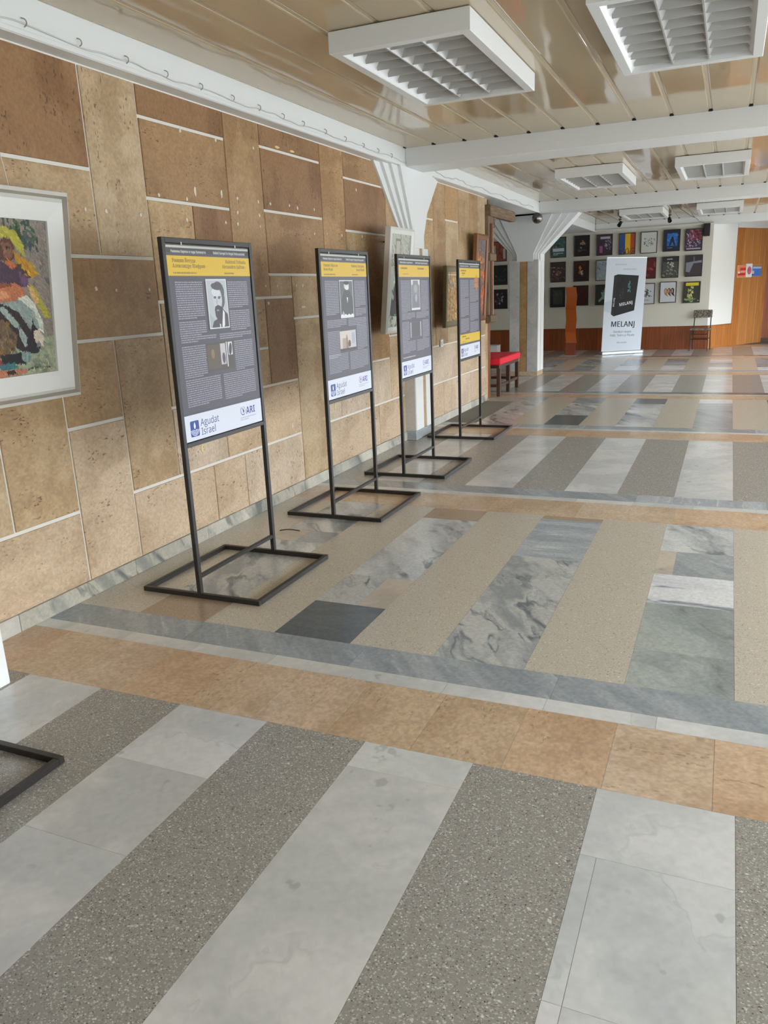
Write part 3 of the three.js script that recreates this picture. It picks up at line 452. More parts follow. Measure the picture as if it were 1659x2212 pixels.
      const y = Y(1.262), x = 238; g.fillStyle = '#b4b4ba'; g.fillRect(x, y, 270, 134); g.fillStyle = '#55525a'; g.fillRect(x + 22, y - 4, 222, 142); g.fillStyle = '#4d4b50'; g.fillRect(x + 40, y + 6, 186, 120);
    } else {
      greek(g, 46, Y(1.605), 290, 190, 11.5, tx); greek(g, 380, Y(1.605), 320, 240, 11.5, tx); greek(g, 46, Y(1.42), 290, 200, 11.5, tx); greek(g, 380, Y(1.37), 320, 200, 11.5, tx); greek(g, 46, Y(1.22), 290, 150, 11.5, tx); greek(g, 380, Y(1.175), 320, 110, 11.5, tx);
      g.fillStyle = '#e2bd1c'; g.fillRect(0, Y(1.063), W, Y(0.972) - Y(1.063)); greek(g, 80, Y(1.045), 260, 26, 24, '#7a6724'); greek(g, 200, Y(1.018), 300, 26, 24, '#7a6724'); greek(g, 80, Y(0.99), 200, 12, 12, '#a08a2c');
      const star = (cx, cy, r, c) => { g.fillStyle = c; for (const o of [0, Math.PI]) { g.beginPath(); for (let i = 0; i < 3; i++) { const a = o - Math.PI / 2 + (i * 2 * Math.PI) / 3; g[i ? 'lineTo' : 'moveTo'](cx + Math.cos(a) * r, cy + Math.sin(a) * r * 1.05); } g.fill(); } };
      star(626, Y(1.565), 102, '#8a5a34'); star(626, Y(1.575), 92, '#c47a3c'); g.fillStyle = '#9a5a2a'; g.fillRect(585, Y(1.575) - 6, 82, 9);
    }
    g.fillStyle = '#45434b'; g.fillRect(0, Y(0.962), W, 10); logos(g, W, Y(0.952), H);
  });
}
function makeStand(kind, label, x, d, turn = 0) {
  const t = thing('display_stand', label, 'display stand', [x, 0, d], turn, 'black metal display stands along the stone wall'), r = 0.0125, h = 0.372, b = 0.355;
  for (const s of [-1, 1]) { part('foot_bar', cbox(-b - r, b + r, 0.001, 0.026, s * h - r, s * h + r, 0.002), M.blackMetal, t); part('side_bar', cbox(s * b - r, s * b + r, 0.001, 0.026, -h + r, h - r, 0.002), M.blackMetal, t); part('post', cbox(-r, r, 0.026, 1.8, s * h - r, s * h + r, 0.002), M.blackMetal, t); }
  part('cross_bar', cbox(-0.01, 0.01, 0.105, 0.126, -h + r, h - r, 0.002), M.blackMetal, t); part('top_rail', cbox(-r, r, 1.775, 1.8, -h + r, h - r, 0.002), M.blackMetal, t); part('bottom_rail', cbox(-r, r, 0.797, 0.82, -h + r, h - r, 0.002), M.blackMetal, t);
  const board = part('panel', cbox(-0.006, 0.006, 0.822, 1.773, -h + r + 0.002, h - r - 0.002, 0.001), M.blackMatte, t);
  const g = new THREE.PlaneGeometry(0.712, 0.949); g.rotateY(Math.PI / 2);
  const pm = part('print', g, phy({ map: standPrint(kind), roughness: 0.45 }), board); pm.position.set(0.0068, 1.2975, 0);
  const clip = (z, y) => cbox(0.0125, 0.0145, y - 0.004, y + 0.01, z - 0.003, z + 0.003, 0.0005);
  part('clip', clip(0.24, 1.772), M.aluminium, t); part('clip', clip(-0.22, 1.772), M.aluminium, t);
  return t;
}
makeStand(2, 'black metal stand at the left picture edge, only its floor frame corner in view', 0.7, 1.315);
makeStand(1, 'black metal display stand nearest the camera, poster with a large bearded man portrait', 0.598, 3.495);
makeStand(2, 'black metal display stand second from the camera, poster with a standing man and a postcard', 0.605, 5.04);
makeStand(3, 'black metal display stand in front of the white-framed painting, poster with pale portrait', 0.612, 6.352);
makeStand(4, 'black metal display stand farthest away, poster with two yellow bands and an orange star', 0.545, 8.12);

// ---------------------------------------------------------------- paintings
function blotch(g, n, x0, x1, y0, y1, cols, r0, r1, ang = 0) { for (let i = 0; i < n; i++) { g.fillStyle = rgb(pick(cols), rr(0.85, 1.12)); g.beginPath(); g.ellipse(rr(x0, x1), rr(y0, y1), rr(r0, r1), rr(r0, r1) * 0.4, ang + rr(-0.6, 0.6), 0, 7); g.fill(); } }
const poly = (g, pts, c) => { g.fillStyle = c; g.beginPath(); pts.forEach(([x, y], i) => (i ? g.lineTo(x, y) : g.moveTo(x, y))); g.closePath(); g.fill(); };
function brushed(g, W, H, n, a, b) {                 // repaint the picture with loose brush strokes of its own colours
  const d = g.getImageData(0, 0, W, H).data;
  for (let i = 0; i < n; i++) { const x = rr(0, W - 1), y = rr(0, H - 1), k = (Math.floor(y) * W + Math.floor(x)) * 4, f = rr(0.86, 1.14); g.fillStyle = rgb([d[k] * f + rr(-8, 8), d[k + 1] * f + rr(-8, 8), d[k + 2] * f + rr(-8, 8)]); g.beginPath(); g.ellipse(x, y, rr(a, b), rr(a, b) * 0.3, rr(-0.5, 0.5) + (d[k] > 130 ? 0.9 : 1.9), 0, 7); g.fill(); }
}
const artRider = canvasTex(760, 800, (g, W, H) => {  // seated woman in a yellow shawl above a dark horse; the right half is in view
  g.fillStyle = '#8a8076'; g.fillRect(0, 0, W, H); blotch(g, 160, 0, W, 0, 560, [[128, 118, 108], [142, 128, 116], [110, 104, 104], [150, 140, 124]], 14, 40, 1.3);
  blotch(g, 60, 400, 700, 0, 130, [[48, 76, 40], [70, 92, 58], [56, 80, 70]], 10, 30, 1.2); blotch(g, 20, 600, 700, 60, 150, [[70, 88, 84], [86, 98, 92]], 10, 26, 1.2); poly(g, [[400, 640], [760, 600], [760, 800], [0, 800], [0, 700]], '#98a084'); blotch(g, 60, 420, W, 640, H, [[150, 158, 130], [170, 172, 140], [126, 138, 118]], 14, 40, 0.1);
  poly(g, [[330, 250], [340, 130], [400, 60], [480, 38], [560, 60], [606, 130], [610, 190], [560, 150], [520, 96], [450, 100], [420, 190], [400, 260]], '#b0a83e'); blotch(g, 26, 340, 440, 60, 240, [[190, 182, 84], [160, 152, 60]], 10, 26, 1.1);
  poly(g, [[430, 120], [480, 98], [530, 108], [550, 150], [542, 200], [500, 214], [450, 200], [428, 160]], '#5e3e30'); poly(g, [[470, 120], [526, 124], [540, 170], [516, 206], [480, 190]], '#7e5742'); poly(g, [[448, 138], [468, 134], [470, 146], [450, 148]], '#3a2722'); poly(g, [[496, 140], [522, 142], [520, 152], [496, 150]], '#3a2722'); poly(g, [[484, 146], [494, 148], [496, 176], [482, 174]], '#966b52');
  poly(g, [[540, 160], [600, 190], [680, 262], [672, 292], [610, 290], [560, 250]], '#b8862a'); poly(g, [[520, 220], [580, 230], [640, 292], [600, 300], [540, 260]], '#4a4028'); blotch(g, 12, 590, 670, 210, 280, [[206, 158, 56], [190, 140, 36]], 8, 20, 0.8);
  poly(g, [[350, 220], [430, 205], [540, 225], [622, 300], [610, 340], [480, 336], [340, 320]], '#4c3a4a'); poly(g, [[500, 200], [560, 236], [520, 250], [480, 222]], '#c06a3c'); poly(g, [[560, 260], [622, 300], [616, 342], [570, 330]], '#6a4a66');
  poly(g, [[330, 330], [440, 320], [540, 322], [594, 356], [580, 398], [470, 412], [330, 424]], '#b8714c'); poly(g, [[330, 360], [460, 356], [500, 392], [330, 416]], '#cf9068'); poly(g, [[330, 322], [420, 316], [520, 330], [450, 346], [330, 350]], '#8a4a38');
  poly(g, [[622, 318], [664, 350], [700, 420], [742, 480], [744, 506], [704, 500], [660, 430]], '#a9a044'); poly(g, [[610, 330], [650, 352], [676, 420], [650, 430], [622, 380]], '#d0a868'); poly(g, [[540, 400], [600, 380], [646, 430], [690, 520], [690, 590], [660, 560], [618, 470]], '#c8ccbc');
  poly(g, [[420, 420], [560, 408], [640, 470], [668, 560], [620, 600], [500, 560]], '#8d9a94'); poly(g, [[320, 436], [440, 424], [540, 470], [600, 560], [640, 640], [580, 690], [480, 640], [320, 600]], '#33282a'); poly(g, [[410, 440], [450, 436], [530, 520], [540, 560], [500, 540]], '#9aa8a2'); poly(g, [[540, 540], [580, 600], [590, 650], [560, 650], [530, 590]], '#94a29c');
  poly(g, [[320, 500], [440, 500], [520, 590], [500, 660], [420, 700], [320, 690]], '#6a5640'); blotch(g, 30, 330, 490, 520, 690, [[120, 98, 70], [88, 70, 50], [150, 110, 50]], 10, 30, 0.9); poly(g, [[610, 560], [622, 506], [640, 550], [690, 600], [676, 640], [640, 690], [590, 690], [575, 620]], '#2c252a'); poly(g, [[622, 570], [660, 566], [690, 608], [676, 656], [640, 648], [622, 610]], '#cdbfa9'); poly(g, [[640, 630], [668, 640], [660, 664], [636, 656]], '#7e8086');
  poly(g, [[400, 680], [520, 680], [600, 700], [560, 740], [420, 730]], '#262224'); poly(g, [[540, 670], [590, 680], [600, 720], [560, 740], [530, 710]], '#7e948e'); poly(g, [[320, 690], [400, 700], [420, 740], [320, 750]], '#9a3c34'); poly(g, [[390, 730], [480, 726], [500, 756], [400, 764]], '#3f7478'); poly(g, [[320, 750], [430, 762], [560, 766], [560, 790], [320, 800]], '#b8775c'); poly(g, [[430, 770], [480, 764], [500, 786], [440, 792]], '#3a2a2a'); poly(g, [[570, 764], [640, 760], [650, 770], [570, 774]], '#4a4c44'); poly(g, [[660, 758], [720, 768], [720, 776], [660, 768]], '#4a4c44');
  brushed(g, W, H, 9000, 5, 13);
});
const artWhite = canvasTex(440, 800, (g, W, H) => {
  g.fillStyle = '#b6b6a6'; g.fillRect(0, 0, W, H); blotch(g, 260, 0, W, 0, 520, [[178, 178, 162], [196, 194, 180], [166, 168, 154], [150, 160, 146]], 10, 34, 1.0);
  g.fillStyle = '#8b857c'; g.fillRect(118, 40, 112, 190); g.fillStyle = '#b9b2a8'; g.fillRect(132, 60, 84, 150); g.fillStyle = '#918a80'; g.fillRect(128, 176, 92, 12); blotch(g, 60, 240, W, 40, 300, [[160, 164, 160], [140, 146, 144], [202, 202, 192]], 6, 24, 1.2); blotch(g, 24, 20, 120, 160, 330, [[70, 72, 66], [96, 100, 88]], 4, 12, 0.8);
  poly(g, [[0, 330], [120, 340], [60, 700], [0, 700]], '#a9b3a4'); poly(g, [[150, 400], [230, 320], [320, 330], [440, 440], [440, 720], [60, 700], [80, 560]], '#38363a'); blotch(g, 60, 90, 430, 420, 700, [[58, 56, 60], [40, 38, 42], [74, 70, 70]], 8, 26, 1.2); poly(g, [[90, 500], [130, 530], [120, 570], [92, 540]], '#c4b8a6'); blotch(g, 50, 0, W, 690, H, [[52, 84, 66], [70, 104, 84], [150, 160, 150], [40, 60, 52]], 8, 24, 1.4);
});
const artGold = canvasTex(420, 700, (g, W, H) => { g.fillStyle = '#b48e5a'; g.fillRect(0, 0, W, H); blotch(g, 420, 0, W, 60, H, [[200, 158, 96], [176, 134, 74], [140, 108, 66], [214, 176, 116], [122, 102, 72]], 8, 34, 1.3); blotch(g, 80, 0, W, 0, 260, [[150, 144, 122], [176, 172, 150], [120, 112, 92]], 8, 30, 0.9); g.fillStyle = '#c9c2ac'; g.fillRect(0, 34, W, 16); });
const artFire = canvasTex(440, 760, (g, W, H) => { g.fillStyle = '#6a5648'; g.fillRect(0, 0, W, H); blotch(g, 200, 0, W, 0, 280, [[96, 90, 100], [120, 104, 96], [76, 84, 104], [130, 110, 84]], 10, 36, 1.1); blotch(g, 260, 0, W, 120, H, [[150, 84, 44], [196, 116, 52], [110, 68, 44], [206, 140, 70], [128, 64, 40]], 10, 36, 1.2); blotch(g, 44, 280, 430, 300, 720, [[214, 96, 40], [226, 112, 52]], 14, 40, 1.4); blotch(g, 20, 60, 200, 100, 300, [[222, 150, 70], [206, 132, 60]], 12, 30, 1.2); });
// local: x along the wall (away from the camera), y up from the lower edge, z out of the wall
function makePainting(label, [x, y, d], w, h, lean, rails, art, frameMat, depth = 0.05) {
  const t = thing('framed_painting', label, 'painting', [x, y, d], Math.PI / 2), tip = new THREE.Group(); t.rotation.order = 'YXZ'; t.rotation.x = lean;
  let o = 0; rails.forEach(([wd, z0, z1, nm, mat]) => { const a = w / 2 - o, e = h - 2 * o; const miter = (ax, ay, bxx, by, cx, cy, dx, dy) => polys([[v3(ax, ay, z0), v3(bxx, by, z0), v3(cx, cy, z1), v3(dx, dy, z1)]]);
    const X0 = -a, X1 = a, Y0 = o, Y1 = h - o, q = wd;
    const bar = (pts) => { const lowd = 0, L = [pts.map(([px, py, f]) => v3(px, py, f ? z1 : z0))]; const b = pts.map(([px, py]) => v3(px, py, lowd)); for (let i = 0; i < 4; i++) { const j = (i + 1) % 4; L.push([b[i], b[j], L[0][j], L[0][i]]); } return polys(L); };
    for (const pts of [[[X0, Y0, 0], [X1, Y0, 0], [X1 - q, Y0 + q, 1], [X0 + q, Y0 + q, 1]], [[X1, Y0, 0], [X1, Y1, 0], [X1 - q, Y1 - q, 1], [X1 - q, Y0 + q, 1]], [[X1, Y1, 0], [X0, Y1, 0], [X0 + q, Y1 - q, 1], [X1 - q, Y1 - q, 1]], [[X0, Y1, 0], [X0, Y0, 0], [X0 + q, Y0 + q, 1], [X0 + q, Y1 - q, 1]]]) part(nm, bar(pts), mat, t);
    o += wd; });
  const zc = rails.at(-1)[2] - 0.012, g = new THREE.PlaneGeometry(w - 2 * o + 0.004, h - 2 * o + 0.004); g.translate(0, h / 2, zc);
  part('canvas', g, std({ map: art, roughness: 0.6 }), t); part('back_board', cbox(-w / 2 + 0.01, w / 2 - 0.01, 0.01, h - 0.01, 0, 0.008, 0.001), M.oldWood, t);
  return t;
}
const p1 = makePainting('painting of a seated woman in yellow shawl with a horse, broad white frame', [0.012, 1.075, 2.58], 0.95, 0.955, 0.1, [[0.018, 0.03, 0.045, 'frame_lip', M.frameWhite], [0.012, 0.045, 0.022, 'frame_groove', M.frameGrey], [0.018, 0.024, 0.04, 'frame_moulding', M.frameWhite], [0.085, 0.042, 0.026, 'white_liner', M.frameWhite]], artRider, M.frameWhite);
part('hanging_cord', rod(v3(0.16, 0.93, 0.01), v3(0.13, 1.59, -0.12), 0.0022), M.putty, p1);
const p2 = makePainting('tall white-framed painting leaning out from the wall beside the white pillar', [0.13, 1.15, 7.0], 0.58, 0.93, 0.1, [[0.02, 0.05, 0.062, 'frame_lip', M.frameWhite], [0.035, 0.06, 0.045, 'frame_moulding', M.frameWhite]], artWhite, M.frameWhite);
for (const [px, py, l] of [[0.05, 0.12, 0.135], [0.2, 0.12, 0.13], [0.15, 0.8, 0.2]]) part('hanging_peg', cbox(px - 0.008, px + 0.008, py, py + 0.016, -l, 0.002, 0.002), M.darkWood, p2);
makePainting('brown and gold painting half hidden behind the farthest display stand', [0.1, 1.105, 8.86], 0.66, 0.67, 0.04, [[0.02, 0.04, 0.05, 'frame_lip', M.frameOlive], [0.045, 0.045, 0.035, 'frame_moulding', M.frameOlive]], artGold, M.frameOlive);
makePainting('brown-framed painting with orange flames at the end of the stone wall', [0.05, 1.115, 10.03], 0.52, 1.06, 0.05, [[0.02, 0.045, 0.06, 'frame_lip', M.frameBrown], [0.045, 0.055, 0.04, 'frame_moulding', M.frameBrown]], artFire, M.frameBrown);

// ---------------------------------------------------------------- framed posters on the far wall
function posterArt(i) {
  return canvasTex(128, 168, (g, W, H) => {
    const bgs = { teal: '#3e5a58', black: '#1c1718', plum: '#3a2f38', cream: '#c9cac4', brown: '#3c3230', ember: '#2c1610', pale: '#a9b4bc', dark: '#262823', maroon: '#3a1414', moss: '#32362e', red: '#5a1a1c', grey: '#4a4c48', night: '#1e2028', violet: '#3a2a44', olive: '#4a4a30', white: '#c6cacc', navy: '#1c2434' };
    const fill = (c) => { g.fillStyle = c; g.fillRect(0, 0, W, H); }, R = (x, y, w, h, c) => { g.fillStyle = c; g.fillRect(x, y, w, h); }, S = (n, x0, x1, y0, y1, cols, a, b, an) => blotch(g, n, x0, x1, y0, y1, cols, a, b, an);
    const K = {
      table: () => { fill(bgs.teal); S(30, 0, W, 0, 60, [[60, 100, 92], [72, 110, 104]], 6, 20, 0); S(26, 6, 122, 62, 88, [[120, 86, 66], [60, 44, 40], [160, 128, 108]], 4, 9, 1.3); R(12, 92, 104, 28, '#b7c4d0'); greek(g, 18, 132, 92, 18, 12, '#c7c7c0'); },
      hands: () => { fill(bgs.black); S(14, 46, 90, 40, 74, [[190, 140, 124], [150, 104, 92]], 6, 16, 0.4); S(5, 50, 66, 86, 104, [[160, 150, 150]], 4, 9, 1.5); greek(g, 30, 118, 70, 14, 9, '#6a5a58'); },
      wings: () => { fill(bgs.plum); R(28, 14, 84, 20, '#b5b0b4'); S(26, 64, 118, 44, 120, [[150, 140, 150], [110, 100, 112]], 4, 14, 1.0); R(22, 92, 26, 58, '#96587e'); },
      flag: () => { fill('#2a3f7c'); R(0, 0, 46, H, '#32508e'); R(46, 0, 44, H, '#e0b424'); R(90, 0, 38, H, '#b4502c'); S(30, 0, W, 120, H, [[34, 28, 24], [60, 50, 36], [120, 96, 40]], 5, 12, 1.5); },
      sketch: () => { fill(bgs.cream); S(50, 24, 110, 50, 116, [[110, 112, 116], [150, 152, 156], [80, 82, 88]], 2, 8, 0.7); },
      blue: () => { fill(bgs.navy); R(26, 26, 84, 104, '#2a66b4'); S(30, 28, 108, 28, 120, [[56, 122, 200], [40, 96, 176]], 6, 18, 0.4); poly(g, [[64, 52], [74, 52], [96, 128], [84, 128], [69, 92], [54, 128], [42, 128]], '#14202e'); greek(g, 30, 142, 74, 10, 9, '#9a86a0'); },
      festival: () => { fill(bgs.violet); S(40, 30, 126, 6, 90, [[128, 50, 60], [150, 66, 84], [90, 36, 54]], 8, 24, 0.5); S(40, 4, 60, 10, 150, [[190, 168, 176], [160, 132, 150]], 4, 11, 0.9); S(26, 40, 120, 80, 150, [[170, 164, 180], [70, 64, 100]], 4, 12, 1.2); R(8, 150, 112, 10, '#b0a8b4'); },
      crowd: () => { fill(bgs.brown); S(60, 0, W, 40, 150, [[110, 78, 60], [76, 60, 56], [140, 116, 100], [60, 50, 48]], 5, 16, 0.7); S(10, 50, 90, 70, 110, [[196, 140, 100]], 3, 10, 0.9); },
      flame: () => { fill(bgs.ember); S(16, 44, 66, 40, 104, [[220, 150, 50], [190, 100, 36]], 4, 14, 1.5); S(8, 60, 80, 80, 130, [[176, 168, 160]], 5, 13, 1.4); S(24, 6, 122, 8, 36, [[70, 36, 26]], 4, 12, 0.3); },
      pale: () => { fill(bgs.pale); S(50, 6, 122, 10, 150, [[150, 162, 174], [184, 192, 200], [110, 120, 134]], 4, 14, 0.8); },
      coal: () => { fill('#1f1f1d'); R(20, 20, 88, 128, '#3c3d38'); S(30, 26, 102, 30, 140, [[70, 70, 64], [52, 52, 48]], 6, 18, 0.5); },
      wine: () => { fill(bgs.maroon); S(30, 0, W, 50, 90, [[84, 28, 28], [60, 20, 22]], 8, 22, 0.2); },
      statue: () => { fill(bgs.moss); poly(g, [[78, 26], [92, 36], [94, 66], [112, 120], [60, 124], [30, 148], [24, 134], [56, 96], [44, 58], [66, 64]], '#8fa4a4'); S(14, 60, 100, 40, 116, [[160, 176, 174], [110, 130, 128]], 4, 10, 1.2); },
      scarlet: () => { fill(bgs.red); S(30, 0, W, 20, 150, [[110, 32, 34], [76, 22, 26], [150, 60, 64]], 6, 20, 0.7); greek(g, 20, 140, 88, 14, 10, '#9a6a64'); },
      dancer: () => { fill(bgs.grey); R(0, 0, W, 40, '#26282a'); greek(g, 36, 14, 60, 16, 14, '#c8c8c4'); S(14, 40, 90, 44, 86, [[196, 196, 190]], 4, 14, 1.1); S(30, 0, W, 90, 160, [[96, 104, 84], [60, 64, 50], [140, 146, 128]], 6, 18, 0.3); },
      bed: () => { fill('#2e2c30'); poly(g, [[0, 56], [128, 40], [128, 60], [40, 140], [0, 130]], '#86828e'); poly(g, [[60, 64], [128, 60], [128, 168], [20, 168]], '#3e3436'); R(58, 8, 12, 40, '#5a5c58'); },
      monkeys: () => { fill(bgs.white); S(26, 8, 120, 50, 110, [[60, 62, 62], [96, 98, 98], [30, 32, 32]], 5, 16, 0.9); greek(g, 20, 136, 88, 16, 12, '#8a8c8e'); },
      profiles: () => { fill('#c9ccd0'); for (const [x, c] of [[44, '#b07848'], [72, '#6a4a3a'], [100, '#33282a']]) { poly(g, [[x - 14, 62], [x, 46], [x + 14, 60], [x + 12, 100], [x + 22, 122], [x, 108], [x - 10, 92]], c); poly(g, [[x - 8, 62], [x + 2, 58], [x + 4, 84], [x - 4, 90]], '#c8a890'); } },
      yellow: () => { fill('#33342a'); R(14, 4, 104, 26, '#d8c428'); S(20, 28, 76, 36, 140, [[176, 174, 92], [200, 200, 130]], 8, 18, 1.2); S(10, 0, W, 138, 166, [[150, 168, 110], [110, 130, 84]], 8, 20, 0.1); },
      rust: () => { fill('#8b4a34'); S(20, 40, 90, 20, 150, [[140, 70, 48], [110, 52, 36]], 8, 22, 1.5); R(6, 30, 22, 120, '#a9b0b0'); R(100, 60, 22, 90, '#a9b0b0'); },
      forest: () => { fill('#161c1c'); S(40, 10, 118, 20, 150, [[34, 48, 60], [40, 56, 50], [90, 104, 96]], 4, 12, 0.8); },
      faces: () => { fill('#1d171b'); S(30, 20, 90, 30, 130, [[120, 118, 124], [80, 70, 78], [160, 160, 164]], 5, 15, 1.2); },
    };
    K[i]();
  });
}
const framed = [
  ['table', -0.73, 0, 'framed poster with a long white table, top row beside the far pillar'], ['hands', -0.19, 0, 'framed black poster with pale hands, top row second right of the far pillar'], ['wings', 0.32, 0, 'framed plum poster with a pink block, top row left of the tricolour one'], ['flag', 0.82, 0, 'framed poster with blue, yellow and red bands above a crowd'], ['sketch', 1.29, 0, 'framed cream poster with a grey pencil sketch, top row'], ['blue', 1.77, 0, 'framed poster of a dark figure on bright blue ground'], ['festival', 2.23, 0, 'framed purple and red poster beside the black loudspeaker'],
  ['crowd', -0.73, 1, 'framed brown poster with a crowd, middle row beside the far pillar'], ['flame', -0.19, 1, 'framed dark poster with a golden flame, middle row'], ['pale', 0.32, 1, 'framed pale blue poster half hidden by the roll-up banner'], ['scarlet', 1.29, 1, 'framed dark red poster just right of the roll-up banner'], ['dancer', 1.77, 1, 'framed grey-green poster with a white figure, middle row'], ['bed', 2.26, 1, 'framed poster with a dark blanket shape, right end of middle row'],
  ['coal', -0.73, 2, 'framed charcoal poster left of the orange zigzag stand'], ['wine', -0.19, 2, 'framed maroon poster right behind the orange zigzag stand'], ['statue', 0.32, 2, 'framed poster with pale statue figure, bottom row left of the banner'], ['monkeys', 1.29, 2, 'framed black and white poster, bottom row just right of the banner'], ['profiles', 1.75, 2, 'framed white poster with three head profiles, bottom row'], ['yellow', 2.25, 2, 'framed poster with a bright yellow heading above the chair'],
  ['faces', -1.24, 0, 'framed dark poster almost hidden by the far pillar, top row'], ['coal', -1.24, 1, 'framed dark poster almost hidden by the far pillar, middle row'], ['wine', -1.24, 2, 'framed dark poster almost hidden by the far pillar, bottom row'],
  ['rust', -2.15, 0, 'framed rust and white poster seen left of the far pillar, top'], ['forest', -2.13, 1, 'framed near-black poster seen left of the far pillar, middle'], ['faces', -2.13, 2, 'framed dark poster with pale faces seen left of the far pillar, bottom'],
];
const artCache = {}, posterBox = [cbox(-0.178, 0.178, 0, 0.014, 0, 0.03, 0.002), cbox(-0.178, 0.178, 0.446, 0.46, 0, 0.03, 0.002), cbox(-0.178, -0.164, 0.014, 0.446, 0, 0.03, 0.002), cbox(0.164, 0.178, 0.014, 0.446, 0, 0.03, 0.002)];
const posterFrameGeo = mergeGeometries(posterBox), posterPlane = new THREE.PlaneGeometry(0.33, 0.434); posterPlane.translate(0, 0.23, 0.022);
for (const [k, x, row, label] of framed) {
  const t = thing('framed_poster', label, 'poster', [x, [2.14, 1.585, 1.03][row], 19.375], 0, 'framed posters on the far wall'); t.rotation.order = 'YXZ'; t.rotation.x = 0.06; t.position.y += rr(-0.012, 0.012);
  part('frame', posterFrameGeo, M.posterFrame, t); artCache[k] ??= phy({ map: posterArt(k), roughness: 0.35 }); part('print', posterPlane, artCache[k], t);
}

// ---------------------------------------------------------------- roll-up banner, zigzag stand, chair, bench and small things
{
  const t = thing('roll_up_banner', 'tall white roll-up banner showing a black book, standing before the framed posters', 'banner', [0.9, 0, 18.25], 0.56), w = 0.46, tilt = -0.03;
  const art = canvasTex(500, 1000, (g, W, H) => {
    g.fillStyle = '#ccd2da'; g.fillRect(0, 0, W, H); greek(g, 110, 62, 190, 26, 26, '#b4bbc2'); greek(g, 210, 112, 210, 24, 26, '#b4bbc2');
    poly(g, [[0, 470], [90, 450], [90, 590], [0, 560]], '#b9c6cc'); poly(g, [[104, 186], [150, 172], [412, 186], [382, 560], [126, 622], [92, 600]], '#100e0d'); poly(g, [[104, 186], [150, 172], [126, 622], [92, 600]], '#1a1716');
    blotch(g, 16, 288, 312, 250, 350, [[90, 140, 136], [70, 112, 110]], 8, 18, 1.4); blotch(g, 14, 190, 230, 330, 440, [[46, 40, 42], [60, 54, 56]], 8, 20, 1.3);
    g.save(); g.translate(190, 514); g.rotate(-0.17); g.fillStyle = '#d6d8da'; g.font = 'bold 46px sans-serif'; g.fillText('MELANJ', 0, 0); g.restore(); g.save(); g.translate(126, 520); g.rotate(-1.52); g.fillStyle = '#c8c4cc'; g.font = 'bold 26px sans-serif'; g.fillText('MELANJ', 0, 0, 110); g.restore();
    g.fillStyle = '#1c2430'; g.textAlign = 'center'; g.font = '82px sans-serif'; g.save(); g.translate(W / 2, 736); g.scale(1.08, 1); for (const o of [0, 1.6, 3]) g.fillText('MELANJ', o, 0); g.restore(); g.fillStyle = '#3c4450'; g.font = '32px sans-serif'; g.fillText('Dezvăluiri despre', W / 2, 802, 230); g.fillText('Viaţă, Teatru şi Păcate', W / 2, 840, 310); g.fillStyle = '#6c747e'; g.font = 'italic 26px sans-serif'; g.fillText('#bestseller', W / 2, 918);
  });
  part('base_cassette', cbox(-w - 0.02, w + 0.02, 0, 0.07, -0.09, 0.09, 0.012), M.aluminium, t); part('sheet', cbox(-w, w, 0.06, 2.03, -0.004, 0.002, 0.001), M.white3mm, t).rotation.z = tilt;
  const g = new THREE.PlaneGeometry(2 * w - 0.002, 1.958); g.translate(0, 1.05, 0.0028); part('print', g, std({ map: art, roughness: 0.7 }), t).rotation.z = tilt; part('top_rail', cbox(-w, w, 2.025, 2.05, -0.01, 0.01, 0.003), M.aluminium, t).rotation.z = tilt; part('support_pole', rod(v3(0, 0.06, -0.03), v3(0.055, 2.03, -0.012), 0.008), M.aluminium, t); part('end_cap', cbox(w + 0.02, w + 0.03, 0, 0.075, -0.09, 0.09, 0.004), M.white3mm, t);
}
{
  const t = thing('zigzag_stand', 'narrow orange lacquered stand folded in zigzags, left of the banner', 'stand', [-0.19, 0, 18.15], 0.06), w = 0.115, pz = [[0.26, 0.06], [0.5, -0.14], [0.78, 0.15], [1.0, -0.13], [1.26, 0.15], [1.47, -0.06]];
  for (let i = 0; i < pz.length - 1; i++) { const [y0, z0] = pz[i], [y1, z1] = pz[i + 1], n = new THREE.Vector2(y1 - y0, -(z1 - z0)).normalize().multiplyScalar(0.009), sh = (i % 2 ? 0.026 : -0.026);
    const c = [v3(0, y0, z0 + n.x), v3(0, y1, z1 + n.x), v3(0, y1, z1 - n.x), v3(0, y0, z0 - n.x)], A = c.map((p, k) => p.clone().setX(-w + ((k === 1 || k === 2) ? sh : -sh))), B = c.map((p, k) => p.clone().setX(w + ((k === 1 || k === 2) ? sh : -sh)));
    part('folded_panel', polys([[A[0], B[0], B[1], A[1]], [B[3], A[3], A[2], B[2]], [A[1], B[1], B[2], A[2]], [A[0], A[3], B[3], B[0]], [A[0], A[1], A[2], A[3]], [B[0], B[3], B[2], B[1]]]), M.lacquer, t); }
  part('base', cbox(-w + 0.005, w - 0.005, 0, 0.27, -0.06, 0.08, 0.006), M.lacquerBase, t);
}
